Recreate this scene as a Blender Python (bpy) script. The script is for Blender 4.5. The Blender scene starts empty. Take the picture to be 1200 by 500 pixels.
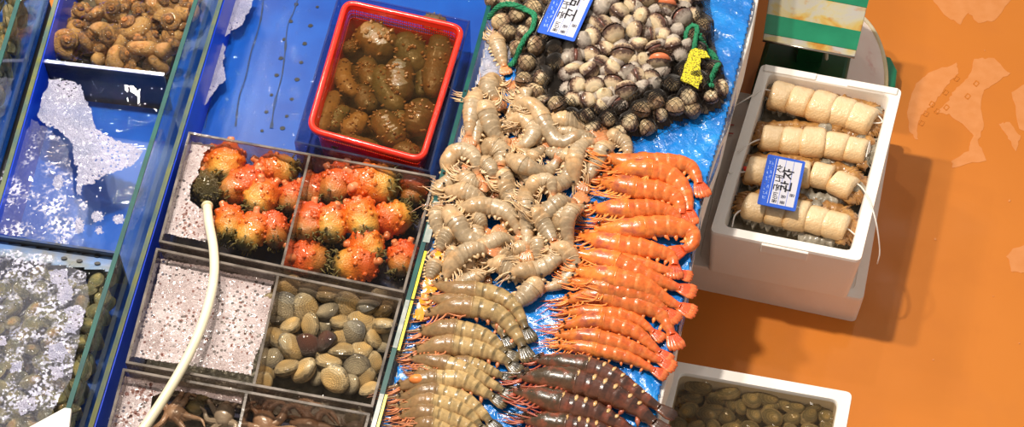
import bpy, math, random
import numpy as np
from mathutils import Vector, Matrix, noise

random.seed(7)
RNG = random.Random(11)
scene = bpy.context.scene
C = scene.collection
PI = math.pi

# ------------------------------------------------------------------ camera
TH = math.radians(37.0); F = 2025.0; DIST = 3.45
TGT = Vector((0, 0, 0.44))
RIGHT = Vector((1, 0, 0)); UP = Vector((0, math.cos(TH), math.sin(TH))); FWD = Vector((0, math.sin(TH), -math.cos(TH)))
CAM = TGT - FWD * DIST

def P(px, py, z):
    d = FWD * F + RIGHT * (px - 600) + UP * (250 - py)
    t = (z - CAM.z) / d.z
    return CAM + d * t

def S(px, py, z):
    "metres per pixel at that place"
    return (P(px, py, z) - CAM).dot(FWD) / F

def proj(v):
    d = Vector(v) - CAM
    k = F / d.dot(FWD)
    return 600 + d.dot(RIGHT) * k, 250 - d.dot(UP) * k

cd = bpy.data.cameras.new('camera'); co = bpy.data.objects.new('camera', cd); C.objects.link(co)
cd.sensor_width = 36; cd.lens = 36 * F / 1200; cd.clip_start = .05; cd.clip_end = 60
co.location = CAM
co.rotation_euler = (TH, 0, 0)
scene.camera = co

# ------------------------------------------------------------------ materials
def newmat(name):
    m = bpy.data.materials.new(name); m.use_nodes = True
    nt = m.node_tree; nt.nodes.clear()
    out = nt.nodes.new('ShaderNodeOutputMaterial')
    return m, nt, out

def ramp(nt, fac, stops):
    r = nt.nodes.new('ShaderNodeValToRGB'); e = r.color_ramp.elements
    while len(e) > len(stops): e.remove(e[-1])
    while len(e) < len(stops): e.new(1.0)
    for el, (p, c) in zip(e, stops):
        el.position = p; el.color = (*c, 1) if len(c) == 3 else c
    nt.links.new(fac, r.inputs[0]); return r.outputs[0]

def tex(nt, kind, scale, coord='Object', **kw):
    tc = nt.nodes.new('ShaderNodeTexCoord')
    t = nt.nodes.new({'noise': 'ShaderNodeTexNoise', 'voronoi': 'ShaderNodeTexVoronoi', 'wave': 'ShaderNodeTexWave'}[kind])
    t.inputs['Scale'].default_value = scale
    for k, v in kw.items():
        if k == 'feature': t.feature = v
        else: t.inputs[k].default_value = v
    nt.links.new(tc.outputs[coord], t.inputs['Vector'])
    return t

def mixc(nt, fac, a, b, blend='MIX'):
    m = nt.nodes.new('ShaderNodeMix'); m.data_type = 'RGBA'; m.blend_type = blend
    for s, v in ((0, fac), (6, a), (7, b)):
        if hasattr(v, 'is_output') or isinstance(v, bpy.types.NodeSocket): nt.links.new(v, m.inputs[s])
        else: m.inputs[s].default_value = v if s == 0 else (*v, 1)
    return m.outputs[2]

def math_n(nt, op, a, b=0.0):
    m = nt.nodes.new('ShaderNodeMath'); m.operation = op
    for s, v in ((0, a), (1, b)):
        if isinstance(v, bpy.types.NodeSocket): nt.links.new(v, m.inputs[s])
        else: m.inputs[s].default_value = v
    return m.outputs[0]

def principled(nt, out, col, rough=.5, bump=None, coat=0.0, metal=0.0, spec=.5, sss=0.0, alpha=None):
    b = nt.nodes.new('ShaderNodeBsdfPrincipled')
    if isinstance(col, bpy.types.NodeSocket): nt.links.new(col, b.inputs['Base Color'])
    else: b.inputs['Base Color'].default_value = (*col, 1)
    if isinstance(rough, bpy.types.NodeSocket): nt.links.new(rough, b.inputs['Roughness'])
    else: b.inputs['Roughness'].default_value = rough
    b.inputs['Coat Weight'].default_value = coat; b.inputs['Coat Roughness'].default_value = .08
    b.inputs['Metallic'].default_value = metal
    b.inputs['Specular IOR Level'].default_value = spec
    if sss:
        b.inputs['Subsurface Weight'].default_value = sss
        b.inputs['Subsurface Radius'].default_value = (.012, .006, .004); b.inputs['Subsurface Scale'].default_value = .6
    if alpha is not None: nt.links.new(alpha, b.inputs['Alpha'])
    if bump:
        h, st, ds = bump
        bn = nt.nodes.new('ShaderNodeBump'); bn.inputs['Strength'].default_value = st; bn.inputs['Distance'].default_value = ds
        nt.links.new(h, bn.inputs['Height']); nt.links.new(bn.outputs[0], b.inputs['Normal'])
    nt.links.new(b.outputs[0], out.inputs[0])
    return b

def M_plain(name, c1, c2=None, scale=30, rough=.4, bump=0, coat=0, metal=0, detail=4, bscale=None, sss=0, stops=None, bd=.004, spec=.5, randv=0.0):
    m, nt, out = newmat(name)
    c2 = c2 or c1
    n = tex(nt, 'noise', scale, Detail=detail)
    col = ramp(nt, n.outputs['Fac'], stops or [(.35, c1), (.65, c2)])
    if randv:
        oi = nt.nodes.new('ShaderNodeObjectInfo')
        hs = nt.nodes.new('ShaderNodeHueSaturation')
        v = math_n(nt, 'MULTIPLY_ADD', oi.outputs['Random'], randv); v.node.inputs[2].default_value = 1 - randv / 2
        nt.links.new(v, hs.inputs['Value']); nt.links.new(col, hs.inputs['Color']); col = hs.outputs[0]
    b = None
    if bump:
        nb = tex(nt, 'noise', bscale or scale * 2, Detail=3)
        b = (nb.outputs['Fac'], bump, bd)
    principled(nt, out, col, rough, b, coat, metal, spec, sss)
    return m

def M_clear(name, tint, ior=1.45, rough=.02, bump=None, haze=0.0, hazecol=(.8, .8, .85)):
    "clear sheet: light passes straight through, with a real fresnel reflection"
    m, nt, out = newmat(name)
    tr = nt.nodes.new('ShaderNodeBsdfTransparent'); tr.inputs[0].default_value = (*tint, 1)
    gl = nt.nodes.new('ShaderNodeBsdfGlossy'); gl.inputs['Roughness'].default_value = rough
    lw = nt.nodes.new('ShaderNodeLayerWeight'); lw.inputs['Blend'].default_value = .5
    f0 = ((ior - 1) / (ior + 1)) ** 2
    fac = math_n(nt, 'ADD', math_n(nt, 'MULTIPLY', math_n(nt, 'POWER', lw.outputs['Facing'], 5.0), 1 - f0), f0)
    base = tr.outputs[0]
    if haze:
        df = nt.nodes.new('ShaderNodeBsdfDiffuse'); df.inputs[0].default_value = (*hazecol, 1)
        n = tex(nt, 'noise', 25, Detail=5)
        hz = math_n(nt, 'MULTIPLY', ramp(nt, n.outputs['Fac'], [(.35, (.25,) * 3), (.75, (1, 1, 1))]), haze)
        mx = nt.nodes.new('ShaderNodeMixShader'); nt.links.new(hz, mx.inputs[0]); nt.links.new(base, mx.inputs[1]); nt.links.new(df.outputs[0], mx.inputs[2]); base = mx.outputs[0]
    mx = nt.nodes.new('ShaderNodeMixShader')
    nt.links.new(fac, mx.inputs[0]); nt.links.new(base, mx.inputs[1]); nt.links.new(gl.outputs[0], mx.inputs[2])
    if bump:
        sc, st, ds = bump
        n = tex(nt, 'noise', sc, Detail=2, Distortion=.6)
        bn = nt.nodes.new('ShaderNodeBump'); bn.inputs['Strength'].default_value = st; bn.inputs['Distance'].default_value = ds
        nt.links.new(n.outputs['Fac'], bn.inputs['Height'])
        nt.links.new(bn.outputs[0], gl.inputs['Normal']); nt.links.new(bn.outputs[0], lw.inputs['Normal'])
    nt.links.new(mx.outputs[0], out.inputs[0])
    return m

def M_foam(name, c1=(.44, .34, .33), c2=(.74, .64, .64), hole=.5, scale=95):
    "bubble film: opaque froth with clear bubble windows"
    m, nt, out = newmat(name)
    v = tex(nt, 'voronoi', scale); v2 = tex(nt, 'voronoi', scale * 3.1)
    n = tex(nt, 'noise', 14, Detail=4)
    big = math_n(nt, 'LESS_THAN', v.outputs['Distance'], .30)
    sel = math_n(nt, 'GREATER_THAN', n.outputs['Fac'], 1 - hole)
    big = math_n(nt, 'MULTIPLY', big, sel)
    sm = math_n(nt, 'LESS_THAN', v2.outputs['Distance'], .22)
    holes = math_n(nt, 'MAXIMUM', big, math_n(nt, 'MULTIPLY', sm, .7))
    col = ramp(nt, n.outputs['Fac'], [(.3, c1), (.7, c2)])
    hb = math_n(nt, 'ADD', v.outputs['Distance'], v2.outputs['Distance'])
    alpha = math_n(nt, 'SUBTRACT', .90, math_n(nt, 'MULTIPLY', holes, .66))
    principled(nt, out, col, .25, (hb, .6, .004), coat=.5, alpha=alpha)
    return m

def M_froth_sparse(name):
    m, nt, out = newmat(name)
    v = tex(nt, 'voronoi', 150); n = tex(nt, 'noise', 22, Detail=6); n2 = tex(nt, 'noise', 140, Detail=4)
    a = ramp(nt, n.outputs['Fac'], [(.46, (0, 0, 0)), (.62, (1, 1, 1))])
    b = ramp(nt, n2.outputs['Fac'], [(.46, (0, 0, 0)), (.56, (1, 1, 1))])
    alpha = math_n(nt, 'ADD', math_n(nt, 'MULTIPLY', a, b), .10)
    alpha = math_n(nt, 'MINIMUM', alpha, .9)
    principled(nt, out, (.55, .56, .72), .25, (v.outputs['Distance'], .5, .004), coat=.5, alpha=alpha)
    return m

def uvsep(nt):
    u = nt.nodes.new('ShaderNodeUVMap'); s = nt.nodes.new('ShaderNodeSeparateXYZ')
    nt.links.new(u.outputs[0], s.inputs[0]); return s.outputs[0], s.outputs[1]

def M_shrimp(name, cara, abd, band, tailc, nb=7, bandw=.25, bandmix=.6, belly=None, rough=.28, sss=0, blotch=None, blotchmix=.5, sharp=.1, gut=None):
    "u runs head to tail, v round the body; segment bands, blotches and darker tail"
    m, nt, out = newmat(name)
    u, v = uvsep(nt)
    n = tex(nt, 'noise', 38, Detail=4); n2 = tex(nt, 'noise', 120, Detail=3)
    col = ramp(nt, u, [(.0, cara), (.36, cara), (.40, abd), (.84, abd), (.93, tailc), (1, tailc)])
    ph = math_n(nt, 'FRACT', math_n(nt, 'MULTIPLY', u, nb / .58 * .9))
    bd = ramp(nt, ph, [(0, (1, 1, 1)), (bandw, (1, 1, 1)), (min(.95, bandw + sharp), (0, 0, 0)), (1, (0, 0, 0))])
    isab = ramp(nt, u, [(.38, (0, 0, 0)), (.41, (1, 1, 1))])
    f = math_n(nt, 'MULTIPLY', math_n(nt, 'MULTIPLY', bd, isab), bandmix)
    f = math_n(nt, 'MULTIPLY', f, ramp(nt, n.outputs['Fac'], [(.3, (.4,) * 3), (.6, (1, 1, 1))]))
    col = mixc(nt, f, col, band)
    if blotch:
        f2 = math_n(nt, 'MULTIPLY', ramp(nt, n.outputs['Fac'], [(.5, (0, 0, 0)), (.66, (1, 1, 1))]), blotchmix)
        col = mixc(nt, f2, col, blotch)
    if belly:
        vb = ramp(nt, v, [(.30, (0, 0, 0)), (.5, (1, 1, 1)), (.70, (0, 0, 0))])
        col = mixc(nt, math_n(nt, 'MULTIPLY', vb, .6), col, belly)
    if gut:
        gu = ramp(nt, u, [(.14, (0, 0, 0)), (.22, (1, 1, 1)), (.30, (1, 1, 1)), (.35, (0, 0, 0))])
        gu = math_n(nt, 'MULTIPLY', gu, ramp(nt, n.outputs['Fac'], [(.42, (0, 0, 0)), (.6, (1, 1, 1))]))
        col = mixc(nt, math_n(nt, 'MULTIPLY', gu, .7), col, gut)
    oi = nt.nodes.new('ShaderNodeObjectInfo'); hs = nt.nodes.new('ShaderNodeHueSaturation')
    v_ = math_n(nt, 'MULTIPLY_ADD', oi.outputs['Random'], .35); v_.node.inputs[2].default_value = .85; nt.links.new(v_, hs.inputs['Value'])
    col2 = col
    nt.links.new(col2, hs.inputs['Color'])
    sp = ramp(nt, n2.outputs['Fac'], [(.35, (.76,) * 3), (.60, (1.0,) * 3)])
    colf = mixc(nt, 1.0, hs.outputs[0], sp, 'MULTIPLY')
    principled(nt, out, colf, rough, (n2.outputs['Fac'], .4, .002), coat=.25, sss=sss)
    return m

def M_axis(name, stops, rough=.35, nscale=4.0, bump=.5, coat=.4, amt=.12, randv=0.0, rings=0, ringamt=.28, bd=.05):
    "colour along u with noise"
    m, nt, out = newmat(name)
    u, v = uvsep(nt)
    n = tex(nt, 'noise', nscale, Detail=4)
    a = math_n(nt, 'ADD', u, math_n(nt, 'MULTIPLY', math_n(nt, 'SUBTRACT', n.outputs['Fac'], .5), amt * 4))
    col = ramp(nt, a, stops)
    if randv:
        oi = nt.nodes.new('ShaderNodeObjectInfo'); hs = nt.nodes.new('ShaderNodeHueSaturation')
        v_ = math_n(nt, 'MULTIPLY_ADD', oi.outputs['Random'], randv); v_.node.inputs[2].default_value = 1 - randv / 2
        nt.links.new(v_, hs.inputs['Value']); nt.links.new(col, hs.inputs['Color']); col = hs.outputs[0]
    if rings:
        w_ = math_n(nt, 'SINE', math_n(nt, 'MULTIPLY', math_n(nt, 'ADD', u, math_n(nt, 'MULTIPLY', n.outputs['Fac'], .06)), rings * 6.283))
        f_ = ramp(nt, w_, [(.35, (1 - ringamt,) * 3), (.75, (1, 1, 1))]); col = mixc(nt, 1.0, col, f_, 'MULTIPLY')
    nb = tex(nt, 'noise', nscale * 4, Detail=3)
    principled(nt, out, col, rough, (nb.outputs['Fac'], bump, bd), coat=coat)
    return m

MAT = {}
MAT['floor'] = None
def floor_mat():
    m, nt, out = newmat('orange_floor')
    n = tex(nt, 'noise', 1.3, Detail=5); n2 = tex(nt, 'noise', 9, Detail=6); n3 = tex(nt, 'noise', 180, Detail=2)
    col = ramp(nt, n.outputs['Fac'], [(.3, (.60, .185, .022)), (.7, (.68, .225, .032))])
    f = ramp(nt, n2.outputs['Fac'], [(.5, (0, 0, 0)), (.8, (.25,) * 3)])
    col = mixc(nt, f, col, (.52, .16, .03))
    rg = ramp(nt, n2.outputs['Fac'], [(.3, (.30,) * 3), (.7, (.5,) * 3)])
    principled(nt, out, col, rg, (n3.outputs['Fac'], .08, .002), spec=.3)
    return m
MAT['floor'] = floor_mat()
MAT['worn'] = M_plain('worn_floor_paint', (.72, .28, .085), (.68, .25, .065), 40, rough=.45, detail=6)
MAT['foamwhite'] = M_plain('white_foam', (.92, .87, .80), (.94, .90, .85), 8, rough=.6, bump=.25, bscale=220, bd=.0012)
MAT['foamdirty'] = M_plain('dirty_foam', (.86, .77, .68), (.92, .85, .78), 10, rough=.6, bump=.25, bscale=200, bd=.0012)
MAT['bluebase'] = M_plain('blue_tray', (.002, .058, .36), (.004, .095, .48), 7, rough=.3, detail=5)
MAT['bluestrip'] = M_plain('blue_film', (.004, .045, .65), (.006, .07, .80), 12, rough=.3)
MAT['silt'] = M_plain('silt', (.02, .03, .05), (.01, .05, .2), 60, rough=.6)
MAT['bed_brown'] = M_plain('brown_bed', (.06, .035, .015), (.12, .08, .035), 60, rough=.7, bump=.5)
MAT['dark'] = M_plain('dark', (.012, .012, .012), (.02, .02, .02), 30, rough=.5)
MAT['tealedge'] = M_plain('glass_edge_teal', (.0, .05, .055), (.0, .085, .07), 25, rough=.4, spec=.25)
MAT['edgeolive'] = M_plain('glass_edge_olive', (.16, .17, .04), (.06, .12, .12), 25, rough=.4)
MAT['glass'] = M_clear('tank_glass', (.86, .93, .95), 1.22, .03, haze=.05, hazecol=(.25, .30, .38))
MAT['acrylic'] = M_clear('clear_acrylic', (.84, .80, .78), 1.3, .08, haze=.40, hazecol=(.30, .25, .22))
MAT['acrylrim'] = M_clear('acrylic_rim', (.6, .57, .52), 1.7, .12, haze=.85, hazecol=(.34, .29, .25), bump=(60, .25, .001))
MAT['tubclear'] = M_clear('clear_tub', (.68, .72, .88), 1.5, .04, haze=.12, hazecol=(.2, .25, .4))
MAT['water'] = M_clear('water', (.93, .95, .95), 1.25, .02, bump=(28, .6, .012))
MAT['waterA'] = M_clear('rippled_water', (.86, .92, .94), 1.33, .012, bump=(12, .8, .018))
MAT['waterrough'] = M_clear('choppy_water', (.88, .92, .88), 1.33, .015, bump=(45, 1.0, .016))
MAT['waterbrown'] = M_clear('brown_water', (.70, .58, .40), 1.33, .03, bump=(20, .35, .006), haze=.12, hazecol=(.20, .12, .045))
MAT['wateramber'] = M_clear('murky_water', (.93, .89, .82), 1.33, .03, bump=(14, .3, .006))
MAT['waterclam'] = M_clear('clam_box_water', (.74, .66, .54), 1.33, .02, bump=(22, .5, .008), haze=.12, hazecol=(.22, .16, .10))
MAT['foam'] = M_foam('pink_foam')
MAT['foamB'] = M_foam('tank_foam', (.28, .30, .44), (.54, .52, .66), .5, 120)
MAT['froth'] = M_froth_sparse('sparse_froth')
MAT['bubble'] = M_clear('bubble', (.72, .58, .54), 1.6, .05)
MAT['red'] = M_plain('red_plastic', (.80, .022, .008), (.86, .03, .012), 10, rough=.22, coat=.6)
MAT['steel'] = M_plain('steel', (.35, .33, .30), (.5, .47, .42), 20, rough=.3, metal=1)
MAT['cream'] = M_plain('cream_hose', (.82, .74, .50), (.86, .79, .58), 12, rough=.35, coat=.3)
def sheet_mat():
    m, nt, out = newmat('blue_plastic_sheet')
    n = tex(nt, 'noise', 9, Detail=6, Distortion=1.2); n2 = tex(nt, 'noise', 45, Detail=4, Distortion=1.5)
    col = ramp(nt, n.outputs['Fac'], [(.3, (.003, .12, .46)), (.55, (.005, .20, .64)), (.75, (.02, .30, .78))])
    principled(nt, out, col, .22, (n2.outputs['Fac'], .45, .008), coat=.5)
    return m
MAT['sheet'] = sheet_mat()
MAT['clearbag'] = M_clear('clear_bag', (.80, .78, .80), 1.7, .08, bump=(70, 1, .02), haze=.65, hazecol=(.72, .68, .70))
MAT['white_shrimp'] = M_shrimp('grey_shrimp', (.50, .34, .185), (.42, .315, .195), (.27, .18, .10), (.60, .22, .08), nb=6, bandw=.12, bandmix=.55, belly=(.54, .38, .22), blotch=(.58, .30, .11), blotchmix=.5)
MAT['white_leg'] = M_plain('pale_leg', (.66, .42, .20), (.66, .50, .32), 60, rough=.35)
MAT['white_ant'] = M_plain('pink_feeler', (.62, .30, .18), (.70, .42, .26), 60, rough=.35)
MAT['green_shrimp'] = M_shrimp('tan_prawn', (.27, .155, .065), (.50, .34, .145), (.11, .08, .035), (.035, .03, .02), nb=6, bandw=.2, bandmix=.85, belly=(.62, .36, .16), blotch=(.20, .15, .07), blotchmix=.5)
MAT['green_leg'] = M_plain('rusty_leg', (.68, .24, .09), (.45, .16, .07), 60, rough=.35)
MAT['orange_shrimp'] = M_shrimp('orange_prawn', (.74, .20, .03), (.76, .155, .028), (.86, .28, .08), (.74, .09, .02), nb=6, bandw=.2, bandmix=.6, belly=(.84, .34, .08), blotch=(.62, .09, .03), blotchmix=.6, gut=(.36, .08, .06))
MAT['orange_leg'] = M_plain('orange_leg', (.90, .36, .08), (.86, .20, .05), 50, rough=.35)
MAT['orange_ant'] = M_plain('red_feeler', (.80, .09, .03), (.80, .14, .05), 60, rough=.35)
MAT['tiger_shrimp'] = M_shrimp('tiger_prawn', (.055, .035, .018), (.12, .045, .03), (.022, .014, .012), (.07, .03, .018), nb=6, bandw=.45, bandmix=.9, belly=(.34, .12, .05), blotch=(.30, .07, .035), blotchmix=.7)
MAT['tiger_leg'] = M_plain('dark_red_leg', (.35, .06, .03), (.50, .16, .09), 50, rough=.3)
MAT['tiger_spot'] = M_plain('tan_spot', (.62, .36, .13), (.70, .46, .22), 60, rough=.3, coat=.4)
MAT['orange_head'] = M_plain('orange_patch', (.85, .26, .04), (.7, .2, .05), 60, rough=.3)
MAT['eye'] = M_plain('black_eye', (.01, .008, .008), (.02, .015, .015), 30, rough=.1, coat=1)
MAT['cockle'] = M_axis('cream_cockle', [(0, (.66, .40, .16)), (.22, (.88, .68, .40)), (.65, (.86, .69, .45)), (.86, (.60, .42, .26)), (.93, (.16, .08, .05)), (1, (.10, .05, .035))], amt=.10, randv=.3, rough=.4, coat=.25, rings=3, ringamt=.14)
MAT['cocklegrey'] = M_axis('grey_cockle', [(0, (.58, .46, .34)), (.4, (.66, .57, .47)), (.8, (.48, .40, .33)), (1, (.16, .10, .08))], amt=.12, randv=.3, rough=.4, coat=.25, rings=3, ringamt=.14)
MAT['cocklenet'] = M_axis('netted_cockle', [(0, (.84, .62, .34)), (.5, (.74, .55, .31)), (1, (.32, .18, .10))], amt=.14, randv=.5, rough=.4, coat=.25, rings=3, ringamt=.14)
MAT['flesh'] = M_plain('orange_flesh', (.62, .14, .05), (.72, .22, .09), 80, rough=.3, coat=.5)
MAT['fleshdark'] = M_plain('brown_flesh', (.12, .045, .035), (.25, .10, .07), 80, rough=.3, coat=.5)
MAT['clam'] = M_axis('tan_clam', [(0, (.88, .60, .24)), (.3, (.80, .55, .23)), (.6, (.62, .45, .22)), (.85, (.74, .58, .33)), (1, (.25, .20, .12))], amt=.14, randv=.5, rough=.4, rings=9)
MAT['clamgrey'] = M_axis('grey_clam', [(0, (.60, .50, .33)), (.5, (.44, .38, .26)), (1, (.15, .13, .10))], amt=.16, randv=.4, rough=.4, rings=9)
MAT['clamdark'] = M_axis('dark_clam', [(0, (.14, .055, .035)), (.5, (.10, .04, .03)), (1, (.03, .02, .015))], amt=.16, rough=.35)
MAT['clamolive'] = M_axis('olive_clam', [(0, (.52, .38, .14)), (.4, (.36, .29, .12)), (.8, (.20, .18, .09)), (1, (.42, .32, .15))], amt=.16, randv=.5, rough=.35, rings=9)
MAT['clammanila'] = M_axis('ridged_olive_clam', [(0, (.66, .50, .22)), (.35, (.46, .38, .19)), (.7, (.26, .23, .13)), (1, (.60, .48, .26))], amt=.14, randv=.6, rough=.35, rings=6)
MAT['shellbrown'] = M_axis('brown_shell', [(0, (.60, .28, .08)), (.4, (.48, .30, .10)), (.7, (.24, .18, .07)), (1, (.42, .34, .16))], amt=.2, randv=.6, rough=.4, rings=9)
MAT['snail'] = M_axis('sea_snail', [(0, (.62, .24, .06)), (.35, (.40, .15, .035)), (.6, (.16, .075, .03)), (.8, (.44, .19, .05)), (1, (.56, .28, .09))], amt=.30, nscale=3.0, randv=.5, rough=.4)
MAT['squirt'] = M_axis('sea_squirt', [(0, (.62, .085, .015)), (.34, (.72, .13, .012)), (.55, (.78, .21, .02)), (.76, (.74, .36, .06)), (.88, (.22, .15, .04)), (1, (.05, .05, .02))], amt=.08, nscale=3.5, bump=.3, bd=.02, rough=.28, coat=.6, randv=.25)
MAT['squirtred'] = M_axis('red_sea_squirt', [(0, (.62, .07, .015)), (.5, (.68, .11, .015)), (.75, (.55, .20, .04)), (1, (.10, .07, .03))], amt=.08, nscale=3.5, bump=.3, bd=.02, rough=.28, coat=.6, randv=.25)
MAT['squirtdark'] = M_axis('dark_sea_squirt', [(0, (.16, .10, .03)), (.5, (.09, .07, .025)), (1, (.03, .03, .015))], amt=.12, nscale=3.5, rough=.25, coat=.6)
MAT['siphon'] = M_plain('siphon', (.66, .16, .05), (.72, .28, .12), 60, rough=.3, coat=.5)
MAT['root'] = M_plain('root_tuft', (.07, .065, .02), (.22, .17, .05), 90, rough=.5)
MAT['cuke'] = M_plain('brown_cucumber', (.20, .095, .022), (.12, .085, .03), 26, rough=.42, coat=.2, bump=.8, bscale=70, randv=.4)
MAT['cukegreen'] = M_plain('green_cucumber', (.11, .095, .035), (.16, .11, .035), 26, rough=.42, coat=.2, bump=.8, bscale=70, randv=.4)
MAT['cukeyellow'] = M_plain('ochre_cucumber', (.38, .21, .06), (.26, .14, .04), 26, rough=.42, coat=.2, bump=.8, bscale=70)
MAT['papilla'] = M_plain('papilla', (.34, .15, .04), (.26, .13, .04), 40, rough=.35, coat=.5)
MAT['meat'] = M_axis('scallop_meat', [(0, (.45, .20, .05)), (.15, (.72, .46, .20)), (.4, (.86, .65, .40)), (.75, (.84, .60, .33)), (1, (.74, .45, .19))], amt=.10, nscale=2.2, rough=.3, coat=.4, bump=.25, bd=.012)
MAT['mantle'] = M_plain('brown_mantle', (.24, .10, .025), (.52, .27, .08), 40, rough=.28, coat=.6, bump=.7, bscale=90, detail=6)
MAT['gill'] = M_plain('grey_gill', (.20, .17, .12), (.42, .38, .30), 45, rough=.25, coat=.7, bump=.7, bscale=110, detail=6)
MAT['cord'] = M_plain('white_cord', (.78, .72, .66), (.84, .80, .74), 60, rough=.4, coat=.2)
MAT['octo'] = M_plain('octopus', (.30, .16, .09), (.46, .30, .20), 30, rough=.3, coat=.6, bump=.4, bscale=140, detail=6)
MAT['octogrey'] = M_plain('grey_octopus', (.26, .21, .16), (.42, .33, .25), 30, rough=.3, coat=.6, bump=.4, bscale=140, detail=6)
MAT['net'] = M_plain('black_net', (.016, .013, .011), (.03, .024, .02), 30, rough=.5)
MAT['sack'] = M_plain('sack_mesh', (.05, .035, .024), (.09, .062, .04), 120, rough=.7, bump=.6, bscale=300)  # dark mesh lining of the sack below the cockles
MAT['greenrope'] = M_plain('green_net_rope', (.004, .15, .06), (.01, .25, .11), 150, rough=.6, bump=.9, bscale=350, bd=.004)
MAT['yellow'] = M_plain('yellow_tag', (.14, .12, .005), (.64, .56, .012), 260, rough=.6, bump=.9, bscale=300, stops=[(.40, (.12, .10, .004)), (.48, (.62, .54, .012)), (.7, (.72, .63, .02))])
MAT['blueprint'] = M_plain('blue_print', (.015, .09, .58), (.015, .10, .60), 5, rough=.3, coat=.3)
MAT['whiteprint'] = M_plain('white_print', (.60, .60, .68), (.62, .62, .70), 5, rough=.35)
MAT['paleprint'] = M_plain('pale_print', (.35, .50, .90), (.35, .50, .90), 5, rough=.35)
MAT['greyprint'] = M_plain('grey_print', (.05, .05, .08), (.05, .05, .08), 5, rough=.4)
MAT['ink'] = M_plain('black_ink', (.012, .012, .018), (.012, .012, .018), 5, rough=.4)
MAT['greentape'] = M_plain('green_tape', (.0, .16, .075), (.005, .21, .10), 14, rough=.25, coat=.4)
MAT['greenbody'] = M_plain('green_enamel', (.004, .06, .018), (.006, .085, .026), 20, rough=.3)
def tray_mat():
    m, nt, out = newmat('stained_steel_tray')
    n = tex(nt, 'noise', 12, Detail=6, Distortion=.8); n2 = tex(nt, 'noise', 30, Detail=5)
    col = ramp(nt, n.outputs['Fac'], [(.34, (.46, .20, .02)), (.42, (.50, .36, .10)), (.50, (.46, .42, .28)), (.60, (.42, .40, .38))])
    col = mixc(nt, ramp(nt, n2.outputs['Fac'], [(.58, (0, 0, 0)), (.72, (.8,) * 3)]), col, (.42, .16, .02))
    principled(nt, out, col, .35, metal=.1); return m
MAT['tray'] = tray_mat()
MAT['dial'] = M_plain('dial_face', (.70, .50, .44), (.64, .40, .34), 14, rough=.2, coat=.8, stops=[(.3, (.90, .78, .70)), (.6, (.86, .68, .60)), (.74, (.60, .20, .17))])
MAT['dialrim'] = M_plain('dial_rim', (.66, .54, .30), (.78, .70, .52), 20, rough=.3)
MAT['tapegrey'] = M_plain('grey_tape', (.28, .32, .30), (.48, .50, .46), 50, rough=.2, coat=.6)
MAT['tapeyellow'] = M_plain('yellow_tape', (.76, .66, .01), (.80, .70, .02), 40, rough=.3)
MAT['amber'] = M_plain('amber_plastic', (.78, .36, .005), (.62, .24, .01), 30, rough=.2, coat=.8)
MAT['violetplastic'] = M_plain('dark_blue_plastic', (.02, .04, .30), (.05, .07, .40), 40, rough=.2, coat=.8, bump=.8, bscale=60, bd=.01)
MAT['stand'] = M_plain('stand', (.10, .10, .11), (.13, .13, .14), 10, rough=.6)
MAT['redmark'] = M_plain('red_mark', (.65, .12, .10), (.65, .15, .12), 10, rough=.5)
MAT['plate'] = M_plain('white_plate', (.84, .82, .76), (.86, .84, .80), 5, rough=.3, coat=.3)

# ------------------------------------------------------------------ object helpers
def tag(o, label=None, cat=None, group=None, kind=None):
    if label: o['label'] = label
    if cat: o['category'] = cat
    if group: o['group'] = group
    if kind: o['kind'] = kind
    return o

def empty(name, loc=(0, 0, 0), rot=(0, 0, 0), label=None, cat=None, group=None):
    o = bpy.data.objects.new(name, None); C.objects.link(o)
    o.location = loc; o.rotation_euler = rot; o.empty_display_size = .02
    return tag(o, label, cat, group)

class MB:
    def __init__(s): s.v = []; s.f = []; s.uv = []; s.mi = []
    def add(s, verts, faces, uvs=None, mi=0):
        b = len(s.v); s.v += [tuple(v) for v in verts]
        s.uv += list(uvs) if uvs is not None else [(0, 0)] * len(verts)
        for f in faces: s.f.append([i + b for i in f]); s.mi.append(mi)
        return s
    def mesh(s, name, mats, smooth=True, origin=(0, 0, 0)):
        me = bpy.data.meshes.new(name)
        ox, oy, oz = origin
        me.from_pydata([(x - ox, y - oy, z - oz) for x, y, z in s.v], [], s.f)
        for m in (mats if isinstance(mats, (list, tuple)) else [mats]): me.materials.append(m)
        me.polygons.foreach_set('material_index', s.mi)
        me.polygons.foreach_set('use_smooth', [smooth] * len(s.f))
        uvl = me.uv_layers.new(name='UVMap')
        idx = np.empty(len(me.loops), dtype=np.int32); me.loops.foreach_get('vertex_index', idx)
        uva = np.array(s.uv, dtype=np.float32)[idx]
        uvl.data.foreach_set('uv', uva.ravel())
        me.update()
        return me
    def build(s, name, mats, parent=None, smooth=True, origin=None, loc=None):
        "verts are world coordinates; parent empties are unrotated"
        if origin is None: origin = tuple(parent.location) if parent and parent.type == 'EMPTY' else ((0, 0, 0) if not parent else None)
        if origin is None:
            p = parent; acc = Vector((0, 0, 0))
            while p: acc += p.location; p = p.parent
            origin = tuple(acc)
        me = s.mesh(name, mats, smooth, origin)
        o = bpy.data.objects.new(name, me); C.objects.link(o)
        if parent: o.parent = parent
        elif loc is None: o.location = origin
        return o

def centre_build(mb, name, mats, smooth=True):
    "top-level single mesh with its origin at its base centre"
    a = np.array(mb.v); c = ((a[:, 0].min() + a[:, 0].max()) / 2, (a[:, 1].min() + a[:, 1].max()) / 2, a[:, 2].min())
    c = tuple(float(x) for x in c)
    me = mb.mesh(name, mats, smooth, c); o = bpy.data.objects.new(name, me); C.objects.link(o); o.location = c
    return o

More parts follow.
